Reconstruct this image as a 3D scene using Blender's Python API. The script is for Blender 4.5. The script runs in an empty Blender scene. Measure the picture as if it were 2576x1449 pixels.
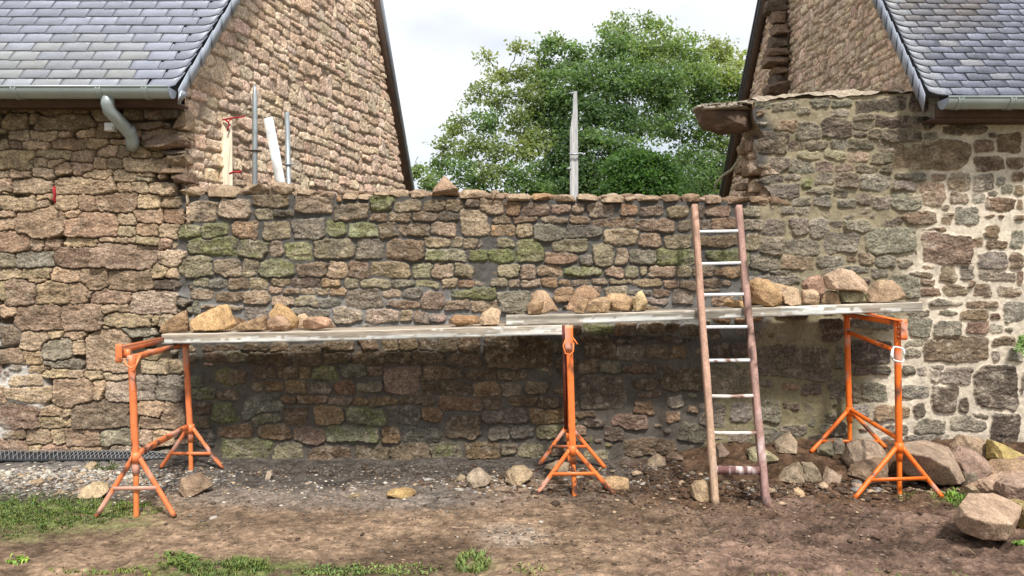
import bpy, math, random
import numpy as np
R = math.radians
# ------------------------------------------------------------------ camera, sky, sun, exposure
SC = bpy.context.scene
COL = SC.collection
F, CXP, HY, EYE = 1900.0, 1288.0, 700.0, 1.6      # focal length in pixels of a 2576 wide frame, centre column, horizon row, eye height
def P(x, y, d):
    return ((x - CXP) / F * d, d, EYE - (y - HY) / F * d)
cam_d = bpy.data.cameras.new('camera'); cam = bpy.data.objects.new('camera', cam_d); COL.objects.link(cam)
cam.location = (0, 0, EYE); cam.rotation_euler = (R(90), 0, 0)
cam_d.sensor_width = 36; cam_d.lens = 36 * F / 2576; cam_d.shift_y = -24.5 / 2576
cam_d.clip_start = 0.05; cam_d.clip_end = 2000
SC.camera = cam
SC.view_settings.view_transform = 'Standard'; SC.view_settings.look = 'None'
SC.view_settings.exposure = 0.45; SC.view_settings.gamma = 1.0
SUN_EL, SUN_TILT, SUN_AZ = 54.0, 36.0, 14.0
sun_d = bpy.data.lights.new('sun', 'SUN'); sun = bpy.data.objects.new('sun', sun_d); COL.objects.link(sun)
sun_d.energy = 3.6; sun_d.angle = R(7); sun_d.color = (1.0, 0.95, 0.88)
sun.rotation_euler = (R(SUN_TILT), 0, R(SUN_AZ)); sun.location = (0, -5, 12)
W = bpy.data.worlds.new("World"); SC.world = W; W.use_nodes = True
wn, wl = W.node_tree.nodes, W.node_tree.links
bg = wn['Background']; bg.inputs[1].default_value = 0.09
sky = wn.new('ShaderNodeTexSky'); sky.sky_type = 'NISHITA'; sky.sun_disc = False
sky.sun_elevation = R(SUN_EL); sky.sun_rotation = R(180 - SUN_AZ); sky.air_density = 1.0; sky.dust_density = 2.0
tc = wn.new('ShaderNodeTexCoord')
mp = wn.new('ShaderNodeMapping'); mp.inputs['Scale'].default_value = (1.0, 1.0, 2.2); mp.inputs['Location'].default_value = (0.3, 0.0, 0.15)
cn = wn.new('ShaderNodeTexNoise'); cn.inputs['Scale'].default_value = 2.6; cn.inputs['Detail'].default_value = 4; cn.inputs['Roughness'].default_value = 0.5
cr = wn.new('ShaderNodeValToRGB'); cr.color_ramp.elements[0].position = 0.34; cr.color_ramp.elements[1].position = 0.56
cr.color_ramp.elements[0].color = (5.9, 6.5, 7.4, 1); cr.color_ramp.elements[1].color = (9.8, 9.9, 10.0, 1)
mxs = wn.new('ShaderNodeMix'); mxs.data_type = 'RGBA'; mxs.inputs[0].default_value = 0.9
wl.new(tc.outputs['Generated'], mp.inputs[0]); wl.new(mp.outputs[0], cn.inputs['Vector']); wl.new(cn.outputs[0], cr.inputs[0])
wl.new(sky.outputs[0], mxs.inputs[6]); wl.new(cr.outputs[0], mxs.inputs[7]); wl.new(mxs.outputs[2], bg.inputs[0])
SC.cycles.max_bounces = 5; SC.cycles.diffuse_bounces = 3; SC.cycles.glossy_bounces = 2; SC.cycles.transmission_bounces = 3

# ------------------------------------------------------------------ noise
_T = np.random.RandomState(7).rand(257, 257).astype(np.float32); _T[256] = _T[0]; _T[:, 256] = _T[:, 0]
def vn(x, y, s=0):
    x = np.asarray(x, np.float32) + 37.3 * s + 5000; y = np.asarray(y, np.float32) + 91.7 * s + 5000
    xi = np.floor(x); yi = np.floor(y); fx = x - xi; fy = y - yi
    xi = xi.astype(int) % 256; yi = yi.astype(int) % 256
    fx = fx * fx * (3 - 2 * fx); fy = fy * fy * (3 - 2 * fy)
    a = _T[xi, yi]; b = _T[xi + 1, yi]; c = _T[xi, yi + 1]; d = _T[xi + 1, yi + 1]
    return (a + (b - a) * fx) * (1 - fy) + (c + (d - c) * fx) * fy - 0.5
def fbm(x, y, o=4, s=0, g=0.5):
    r = 0; a = 1
    for i in range(o):
        r = r + a * vn(x * 2 ** i, y * 2 ** i, s + 3 * i + 1); a *= g
    return r
def vn3(p, s=0):
    return (vn(p[..., 0] + p[..., 2] * .71, p[..., 1] - p[..., 2] * .37, s) + vn(p[..., 1] + p[..., 0] * .63, p[..., 2] + p[..., 0] * .29, s + 5) + vn(p[..., 2] - p[..., 1] * .53, p[..., 0] * .9, s + 9)) * .6
def sst(x, a, b):
    t = np.clip((x - a) / (b - a), 0, 1); return t * t * (3 - 2 * t)

# ------------------------------------------------------------------ mesh builder: everything added becomes ONE mesh
class MB:
    def __init__(s): s.v = []; s.q = []; s.t = []; s.c = []; s.n = 0
    def add(s, v, quads=None, tris=None, col=None):
        v = np.asarray(v, np.float32).reshape(-1, 3)
        if quads is not None and len(quads): s.q.append(np.asarray(quads, np.int32).reshape(-1, 4) + s.n)
        if tris is not None and len(tris): s.t.append(np.asarray(tris, np.int32).reshape(-1, 3) + s.n)
        if col is None: col = (1, 1, 1)
        col = np.asarray(col, np.float32)
        if col.ndim == 1: col = np.tile(col[:3], (len(v), 1))
        if col.shape[1] == 3: col = np.hstack([col, np.ones((len(col), 1), np.float32)])
        s.v.append(v); s.c.append(col); s.n += len(v); return s
    def box(s, c, sz, rot=None, col=None):
        h = np.array(sz) / 2
        v = np.array([[x, y, z] for x in (-1, 1) for y in (-1, 1) for z in (-1, 1)], float) * h
        if rot is not None: v = v @ np.array(rot).T
        return s.add(v + np.array(c), [(0, 1, 3, 2), (4, 6, 7, 5), (0, 4, 5, 1), (2, 3, 7, 6), (0, 2, 6, 4), (1, 5, 7, 3)], col=col)
    def bar(s, a, b, w, t=None, up=(0, 0, 1), col=None, taper=1.0):
        """rectangular bar from a to b, w across, t along 'up'"""
        t = t or w; a = np.array(a, float); b = np.array(b, float); d = b - a; d /= np.linalg.norm(d)
        up = np.array(up, float); sd = np.cross(d, up)
        if np.linalg.norm(sd) < 1e-3: sd = np.cross(d, (0, 1, 0))
        sd /= np.linalg.norm(sd); u = np.cross(sd, d)
        v = []
        for q, k in ((a, 1), (b, taper)):
            for i, j in ((-1, -1), (1, -1), (1, 1), (-1, 1)): v.append(q + sd * i * w / 2 * k + u * j * t / 2 * k)
        return s.add(v, [(0, 3, 2, 1), (4, 5, 6, 7), (0, 1, 5, 4), (1, 2, 6, 5), (2, 3, 7, 6), (3, 0, 4, 7)], col=col)
    def sqbar(s, pts, w, t=None):
        t = t or w; pts = np.array(pts, float); m = len(pts); d = pts[-1] - pts[0]; d /= np.linalg.norm(d); up = np.array((0, 1., 0)) if abs(d[2]) > .7 else np.array((0, 0, 1.))
        sd = np.cross(d, up); sd /= np.linalg.norm(sd); u = np.cross(sd, d); B = .82
        prof = [(-1, -B), (-B, -1), (B, -1), (1, -B), (1, B), (B, 1), (-B, 1), (-1, B)]
        v = np.array([p + sd * a * w / 2 + u * b * t / 2 for p in pts for a, b in prof]); q = [(i * 8 + j, i * 8 + (j + 1) % 8, (i + 1) * 8 + (j + 1) % 8, (i + 1) * 8 + j) for i in range(m - 1) for j in range(8)]
        t_ = [(0, j + 1, j) for j in range(1, 7)] + [((m - 1) * 8, (m - 1) * 8 + j, (m - 1) * 8 + j + 1) for j in range(1, 7)]
        return s.add(v, q, t_)
    def tube(s, pts, r, n=12, cap=True, col=None):
        pts = np.array(pts, float); m = len(pts); r = np.broadcast_to(np.array(r, float), (m,))
        ref = np.array([0.13, 0.9, 0.2]); vs = []
        for i in range(m):
            d = pts[min(i + 1, m - 1)] - pts[max(i - 1, 0)]; d /= np.linalg.norm(d) + 1e-9
            if abs(d @ ref) > .96: ref = np.array([1.0, 0.1, 0.2])
            a = np.cross(d, ref); a /= np.linalg.norm(a); b = np.cross(d, a); ref = -b if False else ref
            th = np.linspace(0, 2 * np.pi, n, endpoint=False)
            vs.append(pts[i] + r[i] * (np.cos(th)[:, None] * a + np.sin(th)[:, None] * b))
        v = np.concatenate(vs); q = []
        for i in range(m - 1):
            for j in range(n): k = (j + 1) % n; q.append((i * n + j, i * n + k, (i + 1) * n + k, (i + 1) * n + j))
        tr = []
        if cap:
            v = np.vstack([v, pts[0], pts[-1]])
            for j in range(n): k = (j + 1) % n; tr += [(m * n, k, j), (m * n + 1, (m - 1) * n + j, (m - 1) * n + k)]
        return s.add(v, q, tr, col=col)
    def prism(s, poly, y0, y1, col=None):
        """polygon in x,z extruded along y"""
        n = len(poly); v = [(x, y0, z) for x, z in poly] + [(x, y1, z) for x, z in poly]
        q = [(i, (i + 1) % n, n + (i + 1) % n, n + i) for i in range(n)]
        s.add(v, q, col=col)
        import mathutils.geometry as mg
        tri = mg.tessellate_polygon([[(x, z, 0) for x, z in poly]])
        t = [tuple(k) for k in tri] + [(k[2] + n, k[1] + n, k[0] + n) for k in tri]
        return s.add(v, tris=t, col=col)
    def build(s, name, mat=None, parent=None, loc=None, smooth=False, **props):
        me = bpy.data.meshes.new(name)
        v = np.concatenate(s.v); c = np.concatenate([q_ if q_.shape[1] == 4 else np.hstack([q_, np.ones((len(q_), 1))]) for q_ in s.c])
        q = np.concatenate(s.q) if s.q else np.zeros((0, 4), np.int32); t = np.concatenate(s.t) if s.t else np.zeros((0, 3), np.int32)
        if loc is not None: v = v - np.array(loc, np.float32)
        me.vertices.add(len(v)); me.vertices.foreach_set('co', v.ravel().astype(np.float32))
        me.loops.add(4 * len(q) + 3 * len(t)); me.loops.foreach_set('vertex_index', np.concatenate([q.ravel(), t.ravel()]).astype(np.int32))
        me.polygons.add(len(q) + len(t))
        me.polygons.foreach_set('loop_start', np.concatenate([np.arange(len(q)) * 4, 4 * len(q) + np.arange(len(t)) * 3]).astype(np.int32))
        me.update(calc_edges=True)
        a = me.color_attributes.new('Col', 'FLOAT_COLOR', 'POINT')
        a.data.foreach_set('color', c.ravel().astype(np.float32))
        if smooth: me.polygons.foreach_set('use_smooth', np.ones(len(me.polygons), bool)); me.update()
        if mat: me.materials.append(mat)
        o = bpy.data.objects.new(name, me); COL.objects.link(o)
        if loc is not None: o.location = loc
        if parent is not None:
            o.parent = parent; w_ = np.zeros(3); q_ = parent
            while q_ is not None: w_ += np.array(q_.location); q_ = q_.parent
            o.location = tuple(np.array(loc if loc is not None else (0, 0, 0), float) - w_)
        for k, x in props.items(): o[k] = x
        return o
def thing(name, label, cat, loc=(0, 0, 0), group=None):
    o = bpy.data.objects.new(name, None); COL.objects.link(o); o.location = loc; o.empty_display_size = .1
    o['label'] = label; o['category'] = cat
    if group: o['group'] = group
    return o

# ------------------------------------------------------------------ materials
def mat(name, base=None, rough=.85, bump=0.3, bscale=60., mot=0.25, mscale=14., metal=0.0, spec=.3, fine=0.2, fscale=220., stretch=(1, 1, 1), bdist=.01, masked=False):
    """vertex colour (or base) times two noises, with a noise bump, in object space"""
    m = bpy.data.materials.new(name); m.use_nodes = True; N, L = m.node_tree.nodes, m.node_tree.links
    b = N['Principled BSDF']; b.inputs['Roughness'].default_value = rough; b.inputs['Metallic'].default_value = metal; b.inputs['Specular IOR Level'].default_value = spec
    g = N.new('ShaderNodeNewGeometry'); mpn = N.new('ShaderNodeMapping'); mpn.inputs['Scale'].default_value = stretch; L.new(g.outputs['Position'], mpn.inputs[0])
    if base is None:
        c = N.new('ShaderNodeVertexColor'); c.layer_name = 'Col'; src = c.outputs[0]
    else:
        c = N.new('ShaderNodeRGB'); c.outputs[0].default_value = (*base, 1); src = c.outputs[0]
    for amp, sc, det in ((mot, mscale, 5), (fine, fscale, 3)):
        n = N.new('ShaderNodeTexNoise'); n.inputs['Scale'].default_value = sc; n.inputs['Detail'].default_value = det; n.inputs['Roughness'].default_value = .62
        L.new(mpn.outputs[0], n.inputs['Vector'])
        mr = N.new('ShaderNodeMapRange'); mr.inputs[1].default_value = .3; mr.inputs[2].default_value = .7; mr.inputs[3].default_value = 1 - amp; mr.inputs[4].default_value = 1 + amp
        L.new(n.outputs[0], mr.inputs[0]); fo = mr.outputs[0]
        if masked:
            mf = N.new('ShaderNodeMix'); mf.data_type = 'FLOAT'; L.new(c.outputs['Alpha'], mf.inputs[0]); mf.inputs[2].default_value = 1.0; L.new(fo, mf.inputs[3]); fo = mf.outputs[0]
        mx = N.new('ShaderNodeVectorMath'); mx.operation = 'SCALE'; L.new(src, mx.inputs[0]); L.new(fo, mx.inputs['Scale']); src = mx.outputs[0]
    L.new(src, b.inputs['Base Color'])
    bn = N.new('ShaderNodeTexNoise'); bn.inputs['Scale'].default_value = bscale; bn.inputs['Detail'].default_value = 6; bn.inputs['Roughness'].default_value = .65; L.new(mpn.outputs[0], bn.inputs['Vector'])
    bp = N.new('ShaderNodeBump'); bp.inputs['Strength'].default_value = bump
    if masked:
        mm = N.new('ShaderNodeMath'); mm.operation = 'MULTIPLY'; mm.inputs[1].default_value = bump; L.new(c.outputs['Alpha'], mm.inputs[0]); L.new(mm.outputs[0], bp.inputs['Strength'])
    bp.inputs['Distance'].default_value = bdist; L.new(bn.outputs[0], bp.inputs['Height']); L.new(bp.outputs[0], b.inputs['Normal'])
    return m
M_STONE = mat('stone_masonry', rough=.95, bump=1.0, bscale=42, bdist=.018, mot=.34, mscale=26, fine=.5, fscale=75, spec=.1, masked=True)
M_ROCK = mat('rock', rough=.95, bump=.9, bscale=48, bdist=.012, mot=.26, mscale=20, fine=.42, fscale=85, spec=.1)
M_DIRT = mat('dirt', rough=.95, bump=.8, bscale=38, bdist=.018, mot=.28, mscale=16, fine=.34, fscale=60, spec=.1)
M_SLATE = mat('slate', rough=.38, bump=.15, bscale=30, bdist=.004, mot=.12, mscale=7, fine=.12, fscale=60, spec=.55, stretch=(1, 2.2, 2.2))
M_SLATE_OLD = mat('old_slate', rough=.5, bump=.3, bscale=45, bdist=.005, mot=.25, mscale=9, fine=.3, fscale=70, spec=.5)
M_ZINC = mat('zinc', base=(.33, .38, .38), rough=.38, bump=.05, bscale=12, mot=.1, mscale=5, fine=.05, metal=.25, spec=.5)
M_ZINC_L = mat('bright_zinc', base=(.36, .40, .47), rough=.4, bump=.05, bscale=12, mot=.12, mscale=5, fine=.05, metal=.2, spec=.5)
M_ORANGE = mat('orange_paint', rough=.45, bump=.12, bscale=50, bdist=.003, mot=.16, mscale=14, fine=.1, fscale=90, spec=.4)
M_WOOD = mat('weathered_wood', rough=.8, bump=.5, bscale=30, bdist=.004, mot=.3, mscale=9, fine=.3, fscale=60, stretch=(.12, 1.6, 1.6), spec=.2)
M_WOODV = mat('weathered_upright_wood', rough=.8, bump=.5, bscale=30, bdist=.004, mot=.25, mscale=9, fine=.28, fscale=60, stretch=(2.2, 2.2, .15), spec=.2)
M_STEEL = mat('grey_steel', base=(.36, .40, .42), rough=.4, bump=.08, bscale=40, mot=.2, mscale=9, fine=.1, metal=.5, spec=.5)
M_BARK = mat('bark', base=(.055, .042, .03), rough=.9, bump=.8, bscale=12, mot=.3, mscale=4, bdist=.03)
M_PLASTIC = mat('white_plastic', base=(.72, .72, .7), rough=.35, bump=.02, mot=.05, fine=.02, spec=.5)
M_BLACK = mat('black_plastic', base=(.012, .013, .016), rough=.45, bump=.05, mot=.2, fine=.1, spec=.5)
M_RED = mat('red_rope', base=(.36, .02, .03), rough=.7, bump=.3, bscale=200, mot=.3, fine=.2)
M_DKWOOD = mat('dark_wood', base=(.10, .065, .048), rough=.8, bump=.5, bscale=30, bdist=.004, mot=.3, mscale=9, stretch=(.3, .3, 1))
M_GRASS = mat('grass_blades', rough=.6, bump=0, mot=.2, mscale=8, fine=.1, spec=.25)
# ------------------------------------------------------------------ stones of the front wall: boxes measured on enlarged views, (x0 y0 x1 y1 kind) per view
VIEWS = [
((700, 700, 1.8115), """560 140 830 240 b;88 190 310 335 p;328 175 538 318 p;575 250 700 322 y;700 255 860 300 d;890 105 1150 280 r;1155 210 1390 325 r;1415 150 1580 255 G;1588 182 1780 268 t;1800 180 1965 270 b;1965 180 2090 262 b;2100 172 2205 240 d
1415 278 1548 333 b;1550 275 1700 340 b;1720 272 1910 335 b;1912 275 2060 335 d;2068 250 2265 437 t;32 365 182 455 g;195 345 375 460 g;412 340 600 465 o;635 335 830 465 y;862 322 1085 465 k;1098 335 1235 440 g;1255 345 1465 453 g;1475 345 1615 455 b;1615 350 1838 448 b;1853 342 2035 440 t
0 475 85 550 t;98 458 445 580 g;462 475 668 600 g;682 480 772 592 y;788 490 990 606 g;1012 460 1290 608 y;1310 465 1500 608 k;1520 475 1805 612 b;1812 458 1985 520 t;1992 445 2082 522 y;2088 455 2190 528 y;2202 468 2320 535 t;1812 535 2120 620 g;2138 545 2255 613 G
35 585 278 740 y;285 615 485 738 r;497 610 600 742 y;603 622 860 740 g;885 635 1110 742 r;1112 628 1248 748 t;1265 625 1410 748 b;1430 628 1700 735 t;1720 640 1860 750 y;1868 640 2003 748 t;2022 640 2160 747 y;2165 645 2320 742 o
130 750 240 808 y;248 755 375 822 k;378 750 538 828 b;540 752 682 832 t;705 752 825 808 b;842 745 1050 822 d;1058 752 1188 812 o;1222 745 1330 822 y;1348 755 1565 818 y;1570 757 1735 812 k;1742 765 1905 818 y;1935 752 2045 818 t;2058 762 2180 812 o;2185 755 2280 800 t
0 765 130 850 d;118 828 285 912 y;305 848 487 920 b;490 842 690 943 t;668 812 775 862 t;778 817 895 862 t;902 820 1012 870 t;1020 815 1112 862 t;1118 818 1243 878 o;1245 828 1505 970 k;1490 832 1645 885 t;1655 825 1785 888 k;1790 842 1955 962 r;2005 828 2320 900 G
705 878 855 950 t;860 878 1040 955 t;1045 893 1210 960 k;1520 900 1778 965 b;1958 908 2140 982 b;2150 905 2355 990 r;18 915 130 1015 k;135 915 185 1010 k;190 940 300 968 t;375 950 490 985 t;500 950 665 1050 k;850 960 1105 1040 k;1142 960 1345 1075 p;1380 975 1620 1075 p;1620 975 1730 1065 t;1730 980 1840 1070 t;1840 1000 1960 1065 p
135 1230 295 1278 b;298 1228 460 1280 b;485 1218 690 1275 b;680 1220 835 1285 b;830 1228 1065 1385 b;1070 1205 1300 1270 b;1345 1190 1470 1278 b;1505 1185 1615 1280 b;1620 1185 1755 1270 b;1765 1185 1900 1270 b;1905 1175 2045 1280 b;2050 1175 2210 1283 b;225 1288 370 1355 b;375 1288 530 1358 y;535 1278 645 1370 b;648 1288 825 1385 b;1072 1275 1280 1365 b;1287 1280 1525 1385 b;1530 1278 1705 1370 b;1725 1275 1960 1370 b;1975 1288 2215 1385 b"""),
((1900, 700, 1.8115), """35 140 218 290 r;205 195 335 285 o;355 208 540 298 b;548 215 692 285 r;698 215 803 280 t;828 205 1002 305 r;1062 215 1180 300 o;1185 220 1365 300 d;1395 220 1540 312 b;1600 218 1660 320 d;1665 222 1850 300 b;1925 225 2060 300 k;130 295 270 352 b;272 293 450 347 b;480 305 675 350 r;680 300 835 355 b;840 313 1160 378 b;1165 320 1440 412 r;1470 330 1570 400 d;1610 325 1715 400 d;1718 310 1890 395 b;1930 320 2095 402 k
105 355 290 443 o;295 355 420 445 t;430 360 650 487 k;655 365 905 460 k;935 392 1178 515 t;1198 420 1350 520 t;1375 430 1570 530 y;1622 435 1895 525 b;1950 430 2080 550 y;35 468 142 535 t;155 462 280 528 y;298 468 485 628 g;560 458 812 558 y;495 565 750 648 b;757 580 845 650 k;853 495 1000 652 y;1018 530 1108 645 t;1120 545 1315 640 k;1312 535 1490 655 G;1497 540 1595 650 g;1680 550 1912 625 G;98 545 275 628 G;1920 565 1990 680 g
0 645 150 742 o;160 640 320 740 y;335 650 440 747 t;450 655 632 742 t;650 665 920 728 g;948 663 1073 735 t;1090 665 1183 747 y;1203 660 1252 735 y;1265 660 1455 743 t;1458 660 1565 738 y;1570 662 1732 733 t;1745 665 1925 740 o;1978 685 2065 725 g;0 752 105 808 t;108 750 240 810 t;250 757 335 810 t;340 757 485 815 t;490 757 592 810 o;592 762 695 797 o;700 757 830 803 t;848 752 960 795 t;980 752 1135 790 t;1140 755 1355 808 t;1360 765 1475 825 b;1480 765 1600 833 b;1645 752 1788 812 b;1795 760 1850 805 b
160 840 400 1003 k;565 812 720 915 o;780 800 915 870 t;950 808 1110 880 t;1115 835 1270 880 k;1290 832 1412 883 b;1435 840 1590 935 p;1255 892 1400 940 p;1650 820 1770 848 t;65 1160 560 1410 B;700 1085 780 1160 b;785 1080 1000 1150 g;1015 1070 1160 1155 b;1180 1070 1365 1150 b;1370 1070 1485 1140 b;1490 1080 1620 1175 d;760 1155 860 1200 d;865 1155 992 1213 d;995 1165 1305 1215 d;1310 1160 1550 1218 d;790 1205 1025 1325 b;1030 1235 1230 1345 k;1240 1235 1410 1325 b;1415 1240 1520 1330 o;750 1340 900 1440 b;910 1345 1050 1430 y;1060 1365 1315 1440 b;1335 1365 1600 1440 b;570 1200 700 1300 d;600 1320 745 1440 b;1690 1110 1780 1190 d;1690 1215 1845 1330 d;1850 1210 1990 1320 d"""),
((1000, 1300, 1.4433), """20 235 160 305 b;165 235 280 310 b;285 235 357 315 o;360 232 493 318 g;520 222 675 300 k;680 235 770 300 r;775 240 985 395 r;995 235 1230 320 b;1235 250 1425 320 b;1435 255 1600 320 b;0 325 75 380 b;78 322 190 385 o;197 322 328 402 o;335 318 458 400 k;483 322 600 398 o;615 325 760 385 y;995 325 1285 405 b;1290 333 1442 415 o;1445 340 1560 410 r;1590 325 1720 400 r
0 412 125 455 y;128 412 262 458 o;268 410 443 455 o;445 415 588 462 r;590 418 680 460 o;685 415 857 460 o;862 412 950 455 b;952 415 1065 462 b;1092 415 1340 495 o;1345 420 1450 500 b;1500 415 1650 475 o;1655 415 1790 480 b;0 468 190 570 y;195 475 330 580 b;370 475 540 578 o;550 475 780 570 g;800 468 985 570 k;990 478 1115 562 o;1130 528 1340 660 b;1345 480 1595 570 k;1610 485 1815 572 o;0 575 45 645 y;48 578 243 662 o;250 590 435 685 r;440 585 740 683 g;765 583 862 680 o;875 590 1100 678 k;1385 590 1500 662 k;1500 580 1640 660 k;1655 578 1800 655 y
-160 660 115 810 g;140 680 305 810 y;345 698 590 812 b;612 700 800 800 r;815 685 1030 790 r;1040 680 1215 782 g;1240 680 1440 775 o;1445 690 1540 750 y;1550 690 1690 770 y;1900 290 2165 485 k;1930 540 2050 590 d;2055 590 2160 670 d;1720 700 1850 760 b;1870 500 1990 535 b"""),
((2400, 1300, 1.443), """195 318 335 370 b;340 225 590 375 b;215 385 360 420 r;190 440 310 520 o;70 515 275 600 r;150 650 430 755 b;455 570 600 680 k;570 450 725 585 k;510 685 620 760 k;755 450 880 560 k;630 225 860 400 y;910 115 1330 310 d;1030 0 1195 90 d;1060 420 1175 485 d;1190 430 1360 570 d;1160 340 1275 400 d;940 590 1120 680 k;900 430 1040 560 k;1200 640 1400 700 d"""),
((0, 700, 1.8115), """0 25 80 120 t;85 30 380 130 t;30 115 75 138 t;78 140 250 175 t;250 138 380 185 t;385 20 845 135 t;855 45 950 130 t;940 45 1075 135 t;1090 62 1265 155 t;0 140 265 250 t;270 180 365 235 t;415 152 560 262 t;562 150 685 262 r;690 135 1000 262 r;1005 140 1168 245 t;1175 160 1300 240 b;1200 250 1330 350 b;0 255 105 312 t;0 315 125 405 t;108 245 480 458 r;485 258 600 340 t;485 275 842 452 r;845 275 990 360 t;992 248 1165 345 t;850 362 980 445 t;985 345 1145 445 r;1150 360 1290 462 t
0 405 200 555 r;205 462 315 552 r;320 462 432 552 r;475 452 712 515 t;720 445 840 490 t;842 450 978 492 t;990 447 1150 510 t;1155 462 1245 540 t;1250 475 1355 548 t;0 560 100 665 k;104 560 392 668 k;395 520 648 675 R;652 500 1140 682 r;1130 545 1355 665 t;1110 642 1215 745 t;1220 680 1300 740 t;0 670 145 755 t;155 675 378 750 t;382 675 582 780 t;590 680 785 828 r;790 690 1105 842 R;0 765 52 910 t;45 762 268 952 r;180 752 325 790 t;268 775 500 935 t;505 785 628 935 r;610 830 670 890 t;645 832 950 935 t;940 850 1285 1010 p;1285 905 1395 1015 k;1120 762 1390 845 d
0 955 120 1025 t;120 935 455 1125 R;442 935 748 1130 r;725 935 930 992 t;752 998 1090 1112 t;1095 1018 1155 1090 t;1165 1015 1260 1100 t;870 1105 1125 1170 k;0 1090 150 1225 d;160 1120 350 1262 t;355 1130 460 1190 t;465 1130 615 1190 t;620 1120 930 1430 r;720 1090 835 1120 t;295 1190 530 1335 k;535 1195 610 1290 t;0 1260 180 1370 R;185 1270 310 1375 r;330 1340 600 1400 k;210 1378 380 1430 t"""),
((0, 1250, 1.375), """245 308 370 362 t;375 310 465 362 t;468 322 565 372 t;568 332 705 370 t;72 348 235 405 t;45 407 280 485 t;290 360 510 528 r;512 380 568 490 t;588 378 742 488 p;745 352 858 485 k;860 342 1010 490 k;0 505 215 640 R;235 518 345 566 t;350 528 400 580 t;222 568 400 635 t;390 490 705 640 d;765 490 918 570 t;775 572 888 645 r;892 490 1015 640 r;22 645 145 700 R;150 648 280 725 r;283 648 350 740 t;352 640 550 745 r;553 640 765 735 k;770 645 835 730 t;840 640 960 730 t;0 702 158 790 r;162 725 235 795 t;235 720 380 800 r;385 735 610 792 b;620 725 790 800 p;0 410 42 500 t;780 262 915 335 t;785 205 870 262 t;925 262 1010 340 t;1000 350 1120 410 k;1010 180 1130 215 t;1015 225 1080 270 y;1050 420 1190 480 g;1060 500 1170 560 b;1160 505 1300 600 G;1340 450 1560 600 k;1190 620 1420 690 o;1180 430 1300 480 b;965 760 1150 790 b;1050 570 1150 640 b;1060 650 1180 740 k"""),
((0, 0, 1.8115), """0 740 60 810 b;70 750 250 815 b;270 750 520 825 b;530 760 640 830 b;660 760 850 880 b;900 760 1040 860 b;1060 770 1200 860 b;1240 790 1310 860 b;25 825 190 930 b;195 835 255 895 b;260 835 690 950 b;75 945 215 1018 t;220 945 420 1020 t;425 960 515 1000 t;565 920 690 992 t;0 1020 75 1090 t;80 1025 165 1085 t;170 1018 360 1090 t;400 1005 635 1095 b;640 1000 770 1075 t;700 895 880 990 b;795 1015 930 1055 t;0 1092 240 1230 t;265 1075 520 1150 t;525 1090 695 1170 t;700 1060 850 1140 t;853 1060 960 1145 t;965 1065 1100 1145 t;1105 1095 1190 1165 t;195 1150 340 1210 t;345 1152 455 1215 t;390 1185 525 1258 t;520 1175 675 1270 t;680 1130 770 1230 t;773 1140 885 1225 t;890 1145 1220 1240 t;0 1230 80 1290 t;85 1235 225 1290 t;225 1218 405 1290 t;600 1232 810 1325 t;822 1228 988 1320 t;990 1240 1100 1275 t;990 1278 1090 1312 y;1045 935 1375 1095 R;1165 1100 1370 1128 d;1040 890 1210 930 t;1270 800 1475 970 t;930 920 1020 1000 b;1230 1140 1320 1230 b"""),
((2600, 0, 1.6103), """670 650 780 695 k;785 660 940 720 k;945 700 1035 740 k;1030 640 1160 695 k;1165 640 1290 690 k;1315 635 1650 720 D;1665 610 1790 720 d;1170 705 1275 760 k;1315 740 1445 785 d;1450 745 1830 825 D;1105 765 1300 885 D;1305 785 1440 840 d;805 770 940 850 R;930 790 1105 900 d;690 860 885 990 D;1410 835 1490 900 d;1305 845 1400 885 d;1500 833 1750 930 D;1755 838 1858 920 d;1165 895 1270 965 k;1280 900 1440 972 d;1465 912 1602 985 d;1608 912 1720 985 d;880 905 995 975 d;1005 910 1140 970 d;945 975 1105 1025 y;1120 975 1260 1028 y;1280 985 1410 1055 r;1430 985 1560 1060 d;1570 890 2070 1100 B;780 1015 890 1105 k;895 1030 1050 1120 k;1065 1040 1175 1110 d;1190 1060 1310 1115 R;1335 1065 1480 1120 d;1485 1065 1560 1120 d
2080 895 2215 980 b;2235 855 2400 985 b;2090 1005 2285 1110 b;2300 1005 2409 1090 b;1885 800 2175 870 d;2180 850 2230 885 d;1910 1115 2070 1230 r;2075 1125 2212 1225 k;1815 1120 1898 1165 r;1745 1165 1900 1330 r;2225 1140 2290 1200 k;2330 1100 2409 1165 b;2255 1178 2340 1245 k;2345 1185 2409 1258 b;1935 1235 2050 1315 R;2070 1240 2160 1310 k;2180 1225 2240 1275 k;2160 1265 2350 1370 b;2365 1280 2409 1360 b;1880 1320 1935 1355 b;1880 1365 1950 1449 b;1965 1330 2125 1449 k;625 1125 860 1175 k;650 1065 775 1115 t;870 1115 970 1155 k;985 1155 1035 1215 g;1065 1120 1175 1195 k;1190 1115 1350 1220 d;1360 1120 1550 1230 k;1560 1165 1715 1230 k;1575 1115 1680 1155 d;1685 1115 1785 1165 k;1555 1237 1755 1355 k;1180 1205 1280 1270 d;735 1180 970 1275 k;1010 1210 1170 1250 k;1440 1270 1555 1350 k;1330 1255 1435 1325 d;1050 1258 1165 1335 k;910 1265 1030 1330 k;830 1285 890 1325 k;845 1330 945 1385 k;950 1340 1025 1385 k;1205 1280 1330 1330 k;1250 1345 1410 1410 k;1420 1370 1600 1449 k;1620 1360 1850 1449 b;1125 1360 1225 1420 k"""),
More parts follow.
